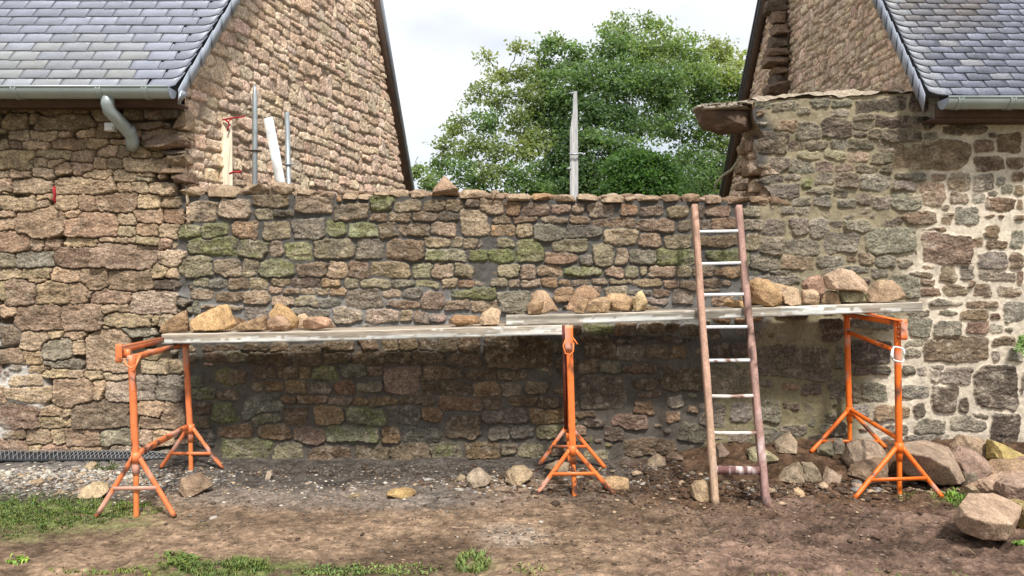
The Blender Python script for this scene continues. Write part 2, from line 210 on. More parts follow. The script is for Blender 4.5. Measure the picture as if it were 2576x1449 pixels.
((2900, 700, 1.811), """275 325 440 445 k;470 310 600 440 k;605 310 745 455 k;865 240 1045 315 k;1060 275 1280 370 d;750 330 845 380 k;860 325 1055 410 k;715 265 840 325 k;245 450 410 580 k;420 460 670 585 k;710 420 965 570 k;1020 385 1400 570 k;1370 515 1393 585 d;1425 420 1785 650 R;1420 385 1610 415 b;1890 370 1990 465 b;1780 450 1880 525 b;1890 470 2040 545 b;2065 395 2166 535 k;190 585 395 690 k;405 590 645 690 b;670 585 860 670 k;880 590 950 635 b;970 560 1085 650 R;1088 580 1240 670 k;1255 605 1360 680 k;1825 555 2045 680 k;2055 560 2166 675 b
165 685 250 725 k;330 690 490 745 k;720 660 1040 725 k;1060 675 1175 745 k;1180 720 1425 890 k;1340 700 1510 745 b;1400 750 1530 805 b;1420 655 1535 680 r;1560 650 1680 780 b;1700 655 1810 760 k;1845 690 2115 770 k;2115 695 2166 800 b;1755 765 1820 815 b;1400 810 1570 885 b;1585 790 1740 880 b;1790 790 1930 885 b;1975 805 2150 885 b;170 720 540 800 k;560 740 700 800 k;1475 905 1735 950 k;1755 910 1980 970 b;2010 915 2166 1070 k;1325 970 1475 1030 k;1545 975 1675 1020 k;1690 975 1895 1060 b;1920 1000 1995 1050 b;1320 1035 1500 1185 k;1510 1055 1700 1185 k;1740 1055 1905 1160 b;1915 1085 2010 1145 k;2020 1100 2080 1140 k;1300 1195 1455 1245 k;1300 1250 1420 1320 k;1425 1165 1920 1360 B;1925 1170 2110 1240 R;1930 1260 1995 1340 k;2045 1250 2166 1350 k;1500 1380 1600 1440 k;700 1040 860 1200 d;390 1090 590 1200 k;910 1000 1220 1110 k;915 1200 1205 1370 D;800 1240 860 1400 k;1060 1375 1205 1449 D;930 1380 1050 1449 D"""),
((3100, 1300, 1.4428), """730 235 810 300 d;820 245 885 300 k;900 240 1145 340 k;1145 225 1405 490 D;1420 265 1450 400 k;305 315 410 440 k;440 340 490 445 k;495 335 655 440 k;730 350 890 430 k;900 345 1060 510 D;1065 415 1115 510 d;570 455 780 545 b;800 455 870 530 d;180 430 350 570 k;60 415 165 475 d;1135 510 1230 560 d;1010 525 1220 615 k;1240 510 1410 730 D;810 540 980 630 k;640 570 770 640 k;15 575 185 640 k;270 560 410 640 k;750 630 1010 700 k"""),
]
STONES = []
for (ox, oy, sc), txt in VIEWS:
    for ln in txt.replace('\n', ';').split(';'):
        a = ln.split()
        if len(a) == 5:
            q = [(ox + float(a[0]) / sc) * .62891, (oy + float(a[1]) / sc) * .62891, (ox + float(a[2]) / sc) * .62891, (oy + float(a[3]) / sc) * .62891]
            STONES.append((*q, a[4]))
CAPS = []
for (ox, oy, sc), txt in [((700, 700, 1.8115), "-145 90 -60 160 t;-55 65 20 158 t;45 75 195 160 t;215 62 465 165 t;468 60 650 152 t;655 42 840 135 t;843 80 885 165 t;890 100 1000 150 t;1010 115 1145 165 r;1150 140 1205 200 o;1215 125 1330 180 t;1325 130 1425 182 t;1430 118 1560 155 t;1560 95 1690 160 t;1700 92 1840 180 t;1855 5 2052 158 T;2050 98 2275 158 t;2285 105 2355 150 t"),
                          ((1900, 700, 1.8115), "28 125 215 190 r;225 130 410 192 t;405 122 570 190 o;572 135 725 195 t;740 130 905 188 t;915 138 1080 205 t;1080 145 1170 200 t;1170 142 1345 192 t;1350 133 1500 195 b;1515 125 1645 197 b;1655 135 1805 210 r;1810 150 1990 212 b;1993 145 2148 220 b")]:
    for ln in txt.split(';'):
        a = ln.split(); CAPS.append(((ox + float(a[0]) / sc) * .62891, (oy + float(a[1]) / sc) * .62891, (ox + float(a[2]) / sc) * .62891, (oy + float(a[3]) / sc) * .62891, a[4]))
KC = {'b': (.215, .150, .100), 't': (.33, .245, .168), 'o': (.31, .195, .11), 'r': (.275, .195, .138), 'R': (.205, .143, .105), 'p': (.35, .268, .205), 'y': (.285, .24, .155), 'k': (.215, .190, .155), 'd': (.15, .118, .092), 'D': (.115, .09, .075), 'B': (.20, .135, .09), 'g': (.245, .235, .145), 'G': (.215, .215, .11), 'T': (.36, .25, .17)}
# ------------------------------------------------------------------ relief of a rubble wall
def relief(S, Z, stones, gap, seed, k=190., warp=.010, fill=None, fillfn=None):
    """S,Z 2-D grids in metres; stones list of (cx,cz,hw,hh,(r,g,b),moss). returns edge distance, id, colour per id arrays"""
    rs = np.random.RandomState(seed)
    n0, n1 = S.shape; ds = S[0, 1] - S[0, 0]; dz = Z[1, 0] - Z[0, 0]; s0 = S[0, 0]; z0 = Z[0, 0]
    U = S + warp * (fbm(S * 9, Z * 9, 3, seed) + .6 * fbm(S * 28, Z * 28, 2, seed + 3) +   .12 * fbm(S * 80, Z * 80, 2, seed + 13)) * 2
    V = Z + warp * (fbm(S * 9, Z * 9, 3, seed + 7) + .6 * fbm(S * 28, Z * 28, 2, seed + 8) + .16 * fbm(S * 80, Z * 80, 2, seed + 18)) * 1.5
    e1 = np.full(S.shape, -1., np.float32); e2 = e1.copy(); idd = np.full(S.shape, -1, np.int32); tl = np.zeros(S.shape, np.float32)
    info = []
    def put(st):
        cx, cz, hw, hh = st[:4]; m = .06
        j0 = max(0, int((cx - hw - m - s0) / ds)); j1 = min(n1, int((cx + hw + m - s0) / ds) + 1)
        i0 = max(0, int((cz - hh - m - z0) / dz)); i1 = min(n0, int((cz + hh + m - z0) / dz) + 1)
        if j1 <= j0 or i1 <= i0: return
        u = U[i0:i1, j0:j1] - cx; v = V[i0:i1, j0:j1] - cz
        acc = 0
        asp = hw / hh
        for (ang, off) in ((0, hw), (90, hh), (180, hw), (270, hh)):
            a = R(ang + rs.uniform(-7, 7) * (1 if ang % 180 else min(2.0, 1 + .5 / asp))); acc = acc + np.exp(-k * (off * rs.uniform(.96, 1.04) - (u * math.cos(a) + v * math.sin(a))))
        for q in range(4):
            a = math.atan2(hw * (1 if q in (0, 1) else -1), hh * (1 if q in (0, 3) else -1)) + rs.uniform(-.35, .35)
            off = (hw * abs(math.cos(a)) + hh * abs(math.sin(a))) * rs.choice([rs.uniform(.76, .86), rs.uniform(.87, .98), rs.uniform(.92, 1.02)])
            acc = acc + np.exp(-k * (off - (u * math.cos(a) + v * math.sin(a))))
        e = (-np.log(acc) / k + .005).astype(np.float32)
        A = e1[i0:i1, j0:j1]; B = e2[i0:i1, j0:j1]; I = idd[i0:i1, j0:j1]; T = tl[i0:i1, j0:j1]
        w = e > A
        B[...] = np.where(w, A, np.maximum(B, e)); A[...] = np.where(w, e, A); I[...] = np.where(w, len(info), I)
        T[...] = np.where(w, u * rs.uniform(-.10, .10) + v * rs.uniform(-.16, .08), T)
        info.append(st)
    for st in stones: put(st)
    if fill:
        cs = .02; gn0, gn1 = int((Z[-1, 0] - z0) / cs) + 1, int((S[0, -1] - s0) / cs) + 1
        occ = np.zeros((gn0, gn1), np.float32)
        ii = np.minimum((np.arange(gn0) * cs / dz).astype(int), n0 - 1); jj = np.minimum((np.arange(gn1) * cs / ds).astype(int), n1 - 1)
        occ[...] = (e1[np.ix_(ii, jj)] > -.012)
        for (hw, hh, tries, mx) in fill:
            for _ in range(tries):
                a = hw * rs.uniform(.8, 1.3); b = hh * rs.uniform(.8, 1.25); cx = s0 + rs.rand() * (gn1 * cs); cz = z0 + rs.rand() * (gn0 * cs)
                g = fillfn(cx, cz, a, b)
                if g is None: continue
                mg, c, moss = g
                j0 = int((cx - a - mg - s0) / cs); j1 = int((cx + a + mg - s0) / cs) + 1; i0 = int((cz - b - mg - z0) / cs); i1 = int((cz + b + mg - z0) / cs) + 1
                if j0 < 0 or i0 < 0 or j1 > gn1 or i1 > gn0: continue
                if occ[i0:i1, j0:j1].mean() > mx: continue
                put((cx, cz, a, b, c, moss)); occ[max(0, int((cz - b - z0) / cs)):i1, max(0, int((cx - a - s0) / cs)):j1] = 1
    edge = np.where(e2 > -.05, np.minimum(e1, (e1 - e2) * .6), e1) - gap
    return edge, idd, tl, info
def finish(S, Z, edge, idd, tl, info, seed, mort_h, mort_c, amp=(.003, .016), rnd=.0038, rough=.0068, lam=2.2):
    rs = np.random.RandomState(seed + 50); n = len(info)
    A = rs.uniform(*amp, n).astype(np.float32); base = rs.uniform(-.004, .012, n).astype(np.float32)
    C = np.array([i[4] for i in info], np.float32) * rs.uniform(.86, 1.16, (n, 1)) * (1 + rs.uniform(-.05, .05, (n, 3)))
    MO = np.array([i[5] for i in info], np.float32); SD = rs.uniform(0, 40, n).astype(np.float32)
    i = np.maximum(idd, 0); ph = SD[i]
    lay = fbm(S * 9 + ph, Z * 9 * lam + ph, 4, seed + 1, .6) ; fine = fbm(S * 55 + ph, Z * 55 * lam + ph * 2, 3, seed + 2)
    crk = np.abs(fbm(S * 16 + ph, Z * 16 * lam, 3, seed + 4)); crk = -np.clip(.05 - crk, 0, 1) * 12
    ins = sst(edge, -.002, .004)
    h = base[i] + A[i] * (1 - np.exp(-np.clip(edge, 0, 1) / rnd)) + tl + rough * (lay * 2.2 + fine * 1.1 + crk * 1.1)
    mh = mort_h + .006 * fbm(S * 22, Z * 22, 4, seed + 9)
    H = mh * (1 - ins) + np.maximum(h, mh + .001) * ins
    spot = 1 + .50 * fbm(S * 7 + ph, Z * 10 + ph, 5, seed + 5, .6) + .25 * fine
    col = C[i] * spot[..., None]
    wm = sst(fbm(S * 7 + ph, Z * 9, 4, seed + 6), .05, .3)[..., None] * np.clip(MO[i], 0, 1)[..., None]
    lich = sst(fbm(S * 21 + ph, Z * 24, 4, seed + 16), .22, .34)[..., None]
    col = col * (1 - .30 * lich) + np.array((.42, .35, .27)) * .30 * lich
    moss = np.array((.165, .172, .075)) * (1 + .7 * fbm(S * 40, Z * 40, 3, seed + 12))[..., None]
    mk = sst(fbm(S * 12, Z * 12, 4, seed + 13) + MO[i] * .38, .08, .42)[..., None] * (MO[i] > .05)[..., None] * .66
    col = col * (1 - mk) + moss * mk
    mc = mort_c * (1 + .35 * fbm(S * 8, Z * 8, 4, seed + 20) + .3 * fbm(S * 60, Z * 60, 2, seed + 21))[..., None]
    smear = sst(fbm(S * 6, Z * 8, 4, seed + 22), .12, .4)[..., None] * .35
    col = col * (1 - smear) + mc * smear * 1.0
    col = mc * (1 - ins[..., None]) + col * ins[..., None]
    mk2 = mk * sst(edge, -.028, -.004)[..., None] * (1 - ins[..., None]) * .8; col = col * (1 - mk2) + moss * mk2
    return H, np.concatenate([np.clip(col, .01, .9), (.22 + .78 * ins)[..., None]], -1)
def sheet(mb, Pos, col, keep):
    """grid of points Pos (n0,n1,3) to quads where keep (n0-1,n1-1)"""
    n0, n1 = Pos.shape[:2]; ix = np.arange(n0 * n1).reshape(n0, n1)
    q = np.stack([ix[:-1, :-1], ix[:-1, 1:], ix[1:, 1:], ix[1:, :-1]], -1)[keep]
    used = np.zeros(n0 * n1, bool); used[q.ravel()] = True; mp = np.cumsum(used) - 1
    mb.add(Pos.reshape(-1, 3)[used], mp[q], col=col.reshape(-1, col.shape[-1])[used])

# ------------------------------------------------------------------ front plane: left house, garden wall, right house shoulder
DW = 6.5                                                     # depth of the front plane
def wx(x): return (x - CXP) / F * DW
def wz(y): return EYE - (y - HY) / F * DW
CELL = .0072
gs = np.arange(wx(-160), wx(2740), CELL, np.float32); gz_ = np.arange(-.2, 3.46, CELL, np.float32)
S, Z = np.meshgrid(gs, gz_)
XX = CXP + S / DW * F; YY = HY - (Z - EYE) / DW * F          # same plane measured in photo units
def seam_l(y): return 448 + 20 * np.tanh(3 * np.sin(y / 17.)) + 12 * np.sin(y / 41. + 1)
def seam_r(y): return 1918 + 22 * np.sin(y / 61. + 2) + 9 * np.sin(y / 17.) + np.clip((y - 820) / 300, 0, 1) * -190
def seam_c(y): return 2296 + 26 * np.sin(y / 70. + 1) + 12 * np.sin(y / 23.) - np.clip((y - 790) / 90, 0, 1) * 120 + np.clip((400 - y) / 80, 0, 1) * 30
dry = 1 - sst(XX, seam_l(YY) - 6, seam_l(YY) + 10); olive = sst(XX, seam_r(YY) - 8, seam_r(YY) + 22); cream = sst(XX, seam_c(YY) - 40, seam_c(YY) + 60)
cem = sst(-np.hypot((XX + 5) / 75, (YY - 845) / 30), -1.1, -.8) + sst(-np.hypot((XX - 50) / 75, (YY - 985) / 75), -1.1, -.8) + sst(-np.hypot((XX - 10) / 40, (YY - 1070) / 50), -1.1, -.8)
cem = np.clip(cem, 0, 1) * dry
lowl = sst(YY, 700, 760) * (1 - sst(YY, 830, 860)); damp_shade = sst(YY, 840, 900)  # lower mortar: real damp, with some shade below the planks painted in
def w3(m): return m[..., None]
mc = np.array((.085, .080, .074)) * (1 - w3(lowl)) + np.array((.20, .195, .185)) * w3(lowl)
mc = mc * (1 - w3(damp_shade) * .0) * (1 - w3(damp_shade)) + np.array((.10, .088, .074)) * w3(damp_shade)
ol = np.array((.26, .222, .15)) * (1 - w3(damp_shade)) + np.array((.19, .165, .10)) * w3(damp_shade)
mc = mc * w3(1 - olive) + ol * w3(olive)
mc = mc * w3(1 - cream) + np.array((.56, .49, .395)) * w3(cream)
mc = mc * w3(1 - dry) + np.array((.07, .052, .036)) * w3(dry)
mc = mc * w3(1 - cem) + np.array((.42, .40, .37)) * w3(cem)
under = sst(XX, 460, 520) * 0
mh = -.008 * (1 - olive) - .002 * olive
mh = mh * (1 - dry) - .05 * dry; mh = mh * (1 - cem) - .002 * cem
gap = .0018 * dry + .0045 * (1 - dry)
st = []
rs_ = np.random.RandomState(3)
for x0, y0, x1, y1, k in STONES:
    cx = (x0 + x1) / 2; cy = (y0 + y1) / 2; ex = .009 if cx < seam_l(cy) else (.003 if cx < seam_r(cy) else .003 if cx < seam_c(cy) else -.001)
    moss = {'g': .55, 'G': 1.0, 'y': .0}.get(k, 0)
    tone = 1.17 if cx < seam_l(cy) else (.86 if cy < 840 else .64) if cx < seam_r(cy) else (1.0 if cy < 800 or cx > 2150 else .78)  # low stones toned darker: the planks' shadow painted into their colour
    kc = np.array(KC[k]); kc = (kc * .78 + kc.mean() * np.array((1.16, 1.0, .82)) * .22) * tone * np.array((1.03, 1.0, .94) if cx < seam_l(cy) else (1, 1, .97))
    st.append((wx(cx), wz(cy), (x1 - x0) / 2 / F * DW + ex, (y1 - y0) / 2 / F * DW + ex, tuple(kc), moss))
def fillfn(cx, cz, a, b):
    x = CXP + cx / DW * F; y = HY - (cz - EYE) / DW * F
    if x < seam_l(y): return (-.004, KC[rs_.choice(list('tttrRk'))], 0)
    if x > seam_c(y): return (.025 if a > .05 else .013, KC[rs_.choice(list('kkbbrd'))], 0)
    if x > seam_r(y): return (.022 if a > .05 else .010, KC[rs_.choice(list('kkddbk'))], 0)
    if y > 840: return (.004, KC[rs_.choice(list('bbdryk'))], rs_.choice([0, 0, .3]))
    return (.008, KC[rs_.choice(list('tbkyo'))], 0)
edge, idd, tl, info = relief(S, Z, st, gap, 11, warp=.0125, fill=[(.15, .085, 1500, .03), (.11, .06, 2500, .03), (.07, .045, 5000, .04), (.05, .028, 8000, .06), (.032, .018, 14000, .08)], fillfn=fillfn)
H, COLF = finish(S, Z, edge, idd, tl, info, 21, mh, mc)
H = H + .012 * fbm(S * 1.3, Z * 1.3, 2, 77)
PosF = np.stack([S, DW - H, Z], -1)
xq = (XX[:-1, :-1] + XX[1:, 1:]) / 2; yq = (YY[:-1, :-1] + YY[1:, 1:]) / 2
YTOP = lambda x: np.interp(x, [300, 500, 700, 900, 1100, 1250, 1900, 2000], [492, 492, 489, 494, 494, 500, 508, 510])
RAG = lambda y: np.interp(y, [245, 300, 322, 345, 352, 420, 425, 440, 455, 470, 500, 515], [1885, 1898, 1912, 1925, 1898, 1908, 1932, 1935, 1900, 1925, 1945, 1950])
LEDGE = lambda x: np.interp(x, [1800, 1905, 2000, 2100, 2290, 2345, 2346], [262, 257, 249, 244, 234, 226, 200])
sl = np.where(yq < 470, 470 + 4 * np.sin(yq / 9.), seam_l(yq)); sr = seam_r(yq)
own_l = (xq < sl) & (yq > 170); own_r = (xq >= sr) & (yq > LEDGE(xq)) & ((xq > RAG(yq)) | (yq > YTOP(xq)))
own_r |= (xq > RAG(yq)) & (yq > LEDGE(xq)) & (yq <= YTOP(xq)) & (xq < 2100)
own_c = (~own_l) & (~own_r) & (yq > YTOP(xq)) & (xq < 2300)
M_W = M_STONE

HOUSE_L = thing('stone_house', 'stone house on the left with blue grey slate roof and dry jointed rubble wall', 'house', (-3.6, 6.5, 0), 'stone houses either side of the garden wall')
HOUSE_R = thing('stone_house', 'stone house on the right with pale mortar joints, old slates and broken wall stub', 'house', (4.0, 6.5, 0), 'stone houses either side of the garden wall')
GW = thing('garden_wall', 'low rubble stone wall with dark mortar and mossy stones between the two houses', 'wall', (0, 6.5, 0))
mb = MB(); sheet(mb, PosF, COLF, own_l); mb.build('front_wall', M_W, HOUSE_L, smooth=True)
mb = MB(); sheet(mb, PosF, COLF, own_r)
rj = np.random.RandomState(5)
poly = [(wx(2740), -.2), (wx(1930), -.2), (wx(1950), wz(510))] + [(wx(float(RAG(y)) + 6), wz(y)) for y in (500, 470, 455, 440, 425, 420, 352, 345, 322, 300, 262)] + [(wx(x), wz(float(LEDGE(x)) + 4)) for x in (2000, 2100, 2290, 2344)] + [(wx(2350), 3.2), (wx(2740), 3.2)]
mb.prism(poly, DW + .025, DW + .5, col=(.26, .20, .14)); mb.build('front_wall', M_W, HOUSE_R, smooth=False)
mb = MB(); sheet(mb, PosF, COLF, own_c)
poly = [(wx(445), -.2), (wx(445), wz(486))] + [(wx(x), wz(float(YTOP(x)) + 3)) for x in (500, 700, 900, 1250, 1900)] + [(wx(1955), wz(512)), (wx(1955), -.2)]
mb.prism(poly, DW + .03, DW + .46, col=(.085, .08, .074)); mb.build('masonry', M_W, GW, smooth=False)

# ------------------------------------------------------------------ rocks
import bmesh
def _ico(sub):
    bm = bmesh.new(); bmesh.ops.create_icosphere(bm, subdivisions=sub, radius=1)
    v = np.array([x.co[:] for x in bm.verts]); f = np.array([[x.index for x in fc.verts] for fc in bm.faces]); bm.free(); return v, f
ICO = {k: _ico(k) for k in (1, 2, 3, 4, 5)}
def rock_mesh(poly, depth, seed, sub=4, cuts=9, nz=.045, pw=2.8, keepout=.80, hull=None):
    """poly: outline in metres (x,z) seen from the front, depth: thickness along y. A broken, faceted block: hull of jittered outlines, subdivided, chipped. returns verts, tris"""
    rs = np.random.RandomState(seed); c = np.array(poly, float); ce = (c.max(0) + c.min(0)) / 2; c = c - ce; n = len(c); h = depth / 2
    pts = []
    for (yy, s0, s1, keep) in ((-.5, .70, .95, .8), (-.12, .97, 1., 1), (.25, .9, 1., 1), (.5, .55, .85, .7)):
        sh = rs.uniform(-.06, .06, 2) * np.ptp(c, 0)
        for k in range(n):
            if rs.rand() > keep and n > 4: continue
            q = c[k] * rs.uniform(s0, s1) + (sh if abs(yy) > .4 else 0)
            if c[k][1] < -.3 * np.ptp(c[:, 1]): q[1] = c[k][1] * rs.uniform(.9, 1.)
            pts.append((q[0], (2 * yy + rs.uniform(-.16, .16) * (abs(yy) > .4)) * h, q[1]))
    pts = np.array(pts)
    if hull is not None: pts = np.array(hull) - np.array((ce[0], np.mean([q[1] for q in hull]), ce[1]))
    for i in range(5 if hull is None else 0):                                            # broken faces: flatten the cloud against a few planes, then take its hull
        a = rs.uniform(0, 2 * np.pi) if i > 1 else rs.uniform(.7, 2.4); el = rs.uniform(.35, 1.1); nrm = np.array([math.cos(a) * math.cos(el), -math.sin(el), math.sin(a) * math.cos(el)])
        if i == 4: nrm[1] *= -1
        dd = pts @ nrm; pts = pts - nrm * np.maximum(0, dd - dd.max() * rs.uniform(.66, .84))[:, None]
    bm = bmesh.new()
    for q in pts: bm.verts.new(q)
    r = bmesh.ops.convex_hull(bm, input=bm.verts)
    bmesh.ops.delete(bm, geom=[v for v in bm.verts if not v.link_faces], context='VERTS'); bmesh.ops.triangulate(bm, faces=bm.faces[:]); bmesh.ops.recalc_face_normals(bm, faces=bm.faces[:])
    bm.verts.index_update(); p = np.array([v.co[:] for v in bm.verts]); f = np.array([[v.index for v in q.verts] for q in bm.faces]); bm.free()
    for _ in range(sub):
        e = np.sort(np.concatenate([f[:, [0, 1]], f[:, [1, 2]], f[:, [2, 0]]]), 1); ue, inv = np.unique(e, axis=0, return_inverse=True); inv = inv.ravel()
        L = np.linalg.norm(p[ue[:, 0]] - p[ue[:, 1]], axis=1)
        m = len(p) + inv.reshape(3, -1); p = np.vstack([p, p[ue].mean(1)]); a, b, c_ = f.T; ab, bc, ca = m
        f = np.concatenate([np.stack([a, ab, ca], 1), np.stack([ab, b, bc], 1), np.stack([ca, bc, c_], 1), np.stack([ab, bc, ca], 1)])
        if len(f) > 9000: break
    e = np.concatenate([f[:, [0, 1]], f[:, [1, 2]], f[:, [2, 0]]]); cnt = np.bincount(e[:, 0], minlength=len(p)) + 1e-9
    for _ in range(1):
        acc = np.stack([np.bincount(e[:, 0], p[e[:, 1], k], minlength=len(p)) for k in range(3)], 1) / cnt[:, None]; p = p * .5 + acc * .5
    sz = min(np.ptp(p[:, 0]), np.ptp(p[:, 2]), depth * 1.3); q = p / sz * 2.2 + seed % 97; nn = p / (np.linalg.norm(p, axis=1)[:, None] + 1e-6)
    stp = vn3(q * 1.1, 1); stp = np.round(stp * 5) / 5 * .5 + stp * .5                     # small broken ledges
    p = p + nn * (sz * nz * (stp * 2.0 + vn3(q * 2.3, 2) * 1.1 + vn3(q * 5.1, 3) * .7 + vn3(q * 11, 4) * .5))[:, None]
    if hull is not None: hp = np.array(hull); ce2 = np.array((ce[0], ce[1])); lo, hi = hp[:, [0, 2]].min(0) - ce2, hp[:, [0, 2]].max(0) - ce2
    else: lo, hi = np.array(poly).min(0) - ce, np.array(poly).max(0) - ce                        # back to the measured size
    for k, ax in ((0, 0), (1, 2)): a0, a1 = p[:, ax].min(), p[:, ax].max(); p[:, ax] = lo[k] + (p[:, ax] - a0) / (a1 - a0) * (hi[k] - lo[k])
    return p, f, ce
def rock_col(p, base, seed, moss=0):
    sc = vn3(p * 14 + seed, 6) + .7 * vn3(p * 37 + seed, 8)
    c = np.array(base)[None] * (1 + .42 * sc)[:, None]
    d = sst(vn3(p * 8 + seed, 11), .12, .35)[:, None] * .35; c = c * (1 - d) + np.array(base) * np.array((.55, .5, .5)) * d
    if moss: m = sst(vn3(p * 9 + seed, 13) + moss - .5, .0, .3)[:, None]; c = c * (1 - m) + np.array((.13, .16, .035)) * m
    return np.clip(c, .01, .8)
def caps():
    mb = MB()
    for i, (x0, y0, x1, y1, k) in enumerate(CAPS):
        w = wx(x1) - wx(x0) + .008; h = wz(y0) - wz(y1) + .012; y1b = max(y1, float(YTOP((x0 + x1) / 2)) + 3)
        h = wz(y0) - wz(y1b); rs = np.random.RandomState(i + 400)
        if k == 'T': pl = [(-w / 2, -h / 2), (w / 2, -h / 2), (w / 2, -h * .2), (w * .28, h * .12), (w * .05, h / 2), (-w * .05, h / 2), (-w * .3, h * .1)]
        else:
            j = lambda a: a * rs.uniform(.86, 1.0)
            pl = [(-j(w / 2), -h / 2), (j(w / 2), -h / 2), (w / 2, j(h * .1)), (j(w * .43), j(h * .42)), (w * .1, h / 2), (-j(w * .38), j(h * .5)), (-w / 2, j(h * .15)), (-w / 2, -h * .25)]
        dep = rs.uniform(.26, .40) if h > .08 else rs.uniform(.2, .34)
        v, f, ce = rock_mesh(pl, dep, i + 900, sub=4, cuts=6, nz=.05, pw=4.5, keepout=.88)
        v = v + np.array(((wx(x0) + wx(x1)) / 2, 6.455 + dep / 2 - .01 - rs.uniform(0, .015), (wz(y0) + wz(y1b)) / 2))
        mb.add(v, tris=f, col=rock_col(v, KC[k], i * 7))
    mb2 = mb
    # rubble hearting along the top, between the coping stones
    rs = np.random.RandomState(8)
    for i in range(230):
        x = rs.uniform(wx(380), wx(1950)); r = rs.uniform(.02, .05); v, f = ICO[2]
        X = CXP + x / DW * F
        v = v * np.array((r * 1.3, r, r * .6)) * (1 + .25 * vn3(v * 1.5 + i, 3))[:, None] + np.array((x, 6.52 + rs.uniform(0, .38), wz(float(YTOP(X))) + r * .3 + rs.uniform(0, .03)))
        mb2.add(v, tris=f, col=rock_col(v, KC[rs.choice(list('tbrp'))], i))
    return mb2
caps().build('coping', M_ROCK, GW, smooth=False)
KG = {k: tuple(np.array((.60, .455, .345)) * .80 + np.array(v) * .70) for k, v in KC.items()}
# ------------------------------------------------------------------ gables
def gable(name, parent, O, ud, nd, smax, zlo, zhi, topf, cell, seed, hh, wl, palette, mort, dryness, smin=0.):
    S, Z = np.meshgrid(np.arange(smin, smax, cell, np.float32), np.arange(zlo, zhi, cell, np.float32))
    rs = np.random.RandomState(seed); st = []; z = zlo - .02
    while z < zhi:
        h = rs.uniform(*hh); s = smin - rs.uniform(0, .2); 
        while s < smax:
            w = rs.uniform(*wl) * (1 + (h / hh[1]) * .3); sc = rs.uniform(.8, 1.08); wob = .03 * math.sin(s * 1.7 + z * 2) + .02 * math.sin(s * 4.3 + z)
            k = palette[rs.randint(len(palette))]
            if rs.rand() < .16: st.append((s + w / 2, z + h * .27 + wob, w / 2, h * .26, KG[k], 0)); st.append((s + w / 2, z + h * .78 + wob, w / 2 * .95, h * .23, KG[palette[rs.randint(len(palette))]], 0))
            elif rs.rand() < .05: st.insert(0, (s + w / 2, z + h + wob, w * .5, h * .95, KG[k], 0))
            else: st.append((s + w / 2, z + h / 2 + wob + rs.uniform(-.012, .012), w / 2 - .006, h / 2 * rs.uniform(.74, 1.08), KG[k], 0))
            s += w
        z += h
    edge, idd, tl, info = relief(S, Z, st, .0045, seed, k=170, warp=.011); tl = tl * .5
    H, C = finish(S, Z, edge, idd, tl, info, seed + 2, dryness, np.array(mort) * np.ones(S.shape + (1,)), amp=(.002, .011), rnd=.004, rough=.0050, lam=1.0)
    H = H + .02 * fbm(S * 1.1, Z * 1.1, 2, seed + 5)
    O = np.array(O, float); ud = np.array(ud, float); nd = np.array(nd, float)
    Pos = O + S[..., None] * ud + H[..., None] * nd; Pos[..., 2] = Z
    zq = (Z[:-1, :-1] + Z[1:, 1:]) / 2; sq = (S[:-1, :-1] + S[1:, 1:]) / 2
    keep = zq < topf(sq)
    mb = MB(); sheet(mb, Pos, C, keep); return mb
UL = np.array((.25, 1, 0)) / math.hypot(.25, 1); NL = np.array((UL[1], -UL[0], 0)); LL = math.hypot(.25, 1)
topL = lambda s: np.minimum(3.57 + 1.38 * s / LL, 2.97 + 2.1 * (4.85 - s / LL)) - .03
gable('gable_wall', HOUSE_L, (-2.80, 6.47, 0), UL, NL, 4.85 * LL, 2.0, 5.75, topL, .0125, 61, (.085, .16), (.09, .25), 'ttttrroppk', (.30, .23, .17), -.012).build('gable_wall', M_W, HOUSE_L, smooth=True)
topR = lambda s: np.minimum(3.50 + 1.4 * s, 2.95 + 1.18 * (5.7 - s)) - .03
gable('gable_wall', HOUSE_R, (3.48, 6.5, 0), (0, 1, 0), (-1, 0, 0), 5.7, 2.0, 5.75, topR, .0125, 71, (.06, .13), (.06, .20), 'tttpprrt', (.32, .25, .18), -.012).build('gable_wall', M_W, HOUSE_R, smooth=True)

# bodies behind the faces, roofs beyond the ridge (simple, mostly out of sight)
def slab(mb, pts, th=.06, col=(.1, .1, .11)):
    p = np.array(pts, float); n = np.cross(p[1] - p[0], p[2] - p[0]); n /= np.linalg.norm(n); n *= np.sign(n[2]) or 1
    v = np.vstack([p, p - n * th]); mb.add(v, [(0, 1, 2, 3), (7, 6, 5, 4), (0, 4, 5, 1), (1, 5, 6, 2), (2, 6, 7, 3), (3, 7, 4, 0)], col=col)
RXL = lambda d: -2.74 + .25 * (d - 6.2)                       # verge line of the left roof
mb = MB()
Lx = -8.0
yr, zr = 9.26, 7.38
slab(mb, [(Lx, 6.25, 3.16), (RXL(6.25), 6.25, 3.16), (RXL(yr), yr, zr), (Lx, yr, zr)], .05)
slab(mb, [(Lx, yr, zr), (RXL(yr) - .12, yr, zr), (RXL(11.45) - .12, 11.45, 2.80), (Lx, 11.45, 2.80)], .07, (.06, .05, .05))
body = mb
def body_box(mb, x0, x1, zt, col):
    mb.box(((x0 + x1) / 2, 6.6, zt / 2), (abs(x1 - x0), .1, zt), col=col); mb.box(((x0 + x1) / 2, 11.2, zt / 2), (abs(x1 - x0), .1, zt), col=col)
roofL = mb.build('roof', mat('roof_boarding', base=(.09, .085, .09), rough=.7), HOUSE_L)
mb = MB(); body_box(mb, Lx, -4.9, 2.9, (.24, .18, .13)); mb.box((Lx, 8.9, 1.45), (.1, 4.6, 2.9), col=(.24, .18, .13)); mb.build('rear_wall', M_W, HOUSE_L)
RX = 3.40; Rx2 = 8.5; yrR, zrR = 8.98, 7.0
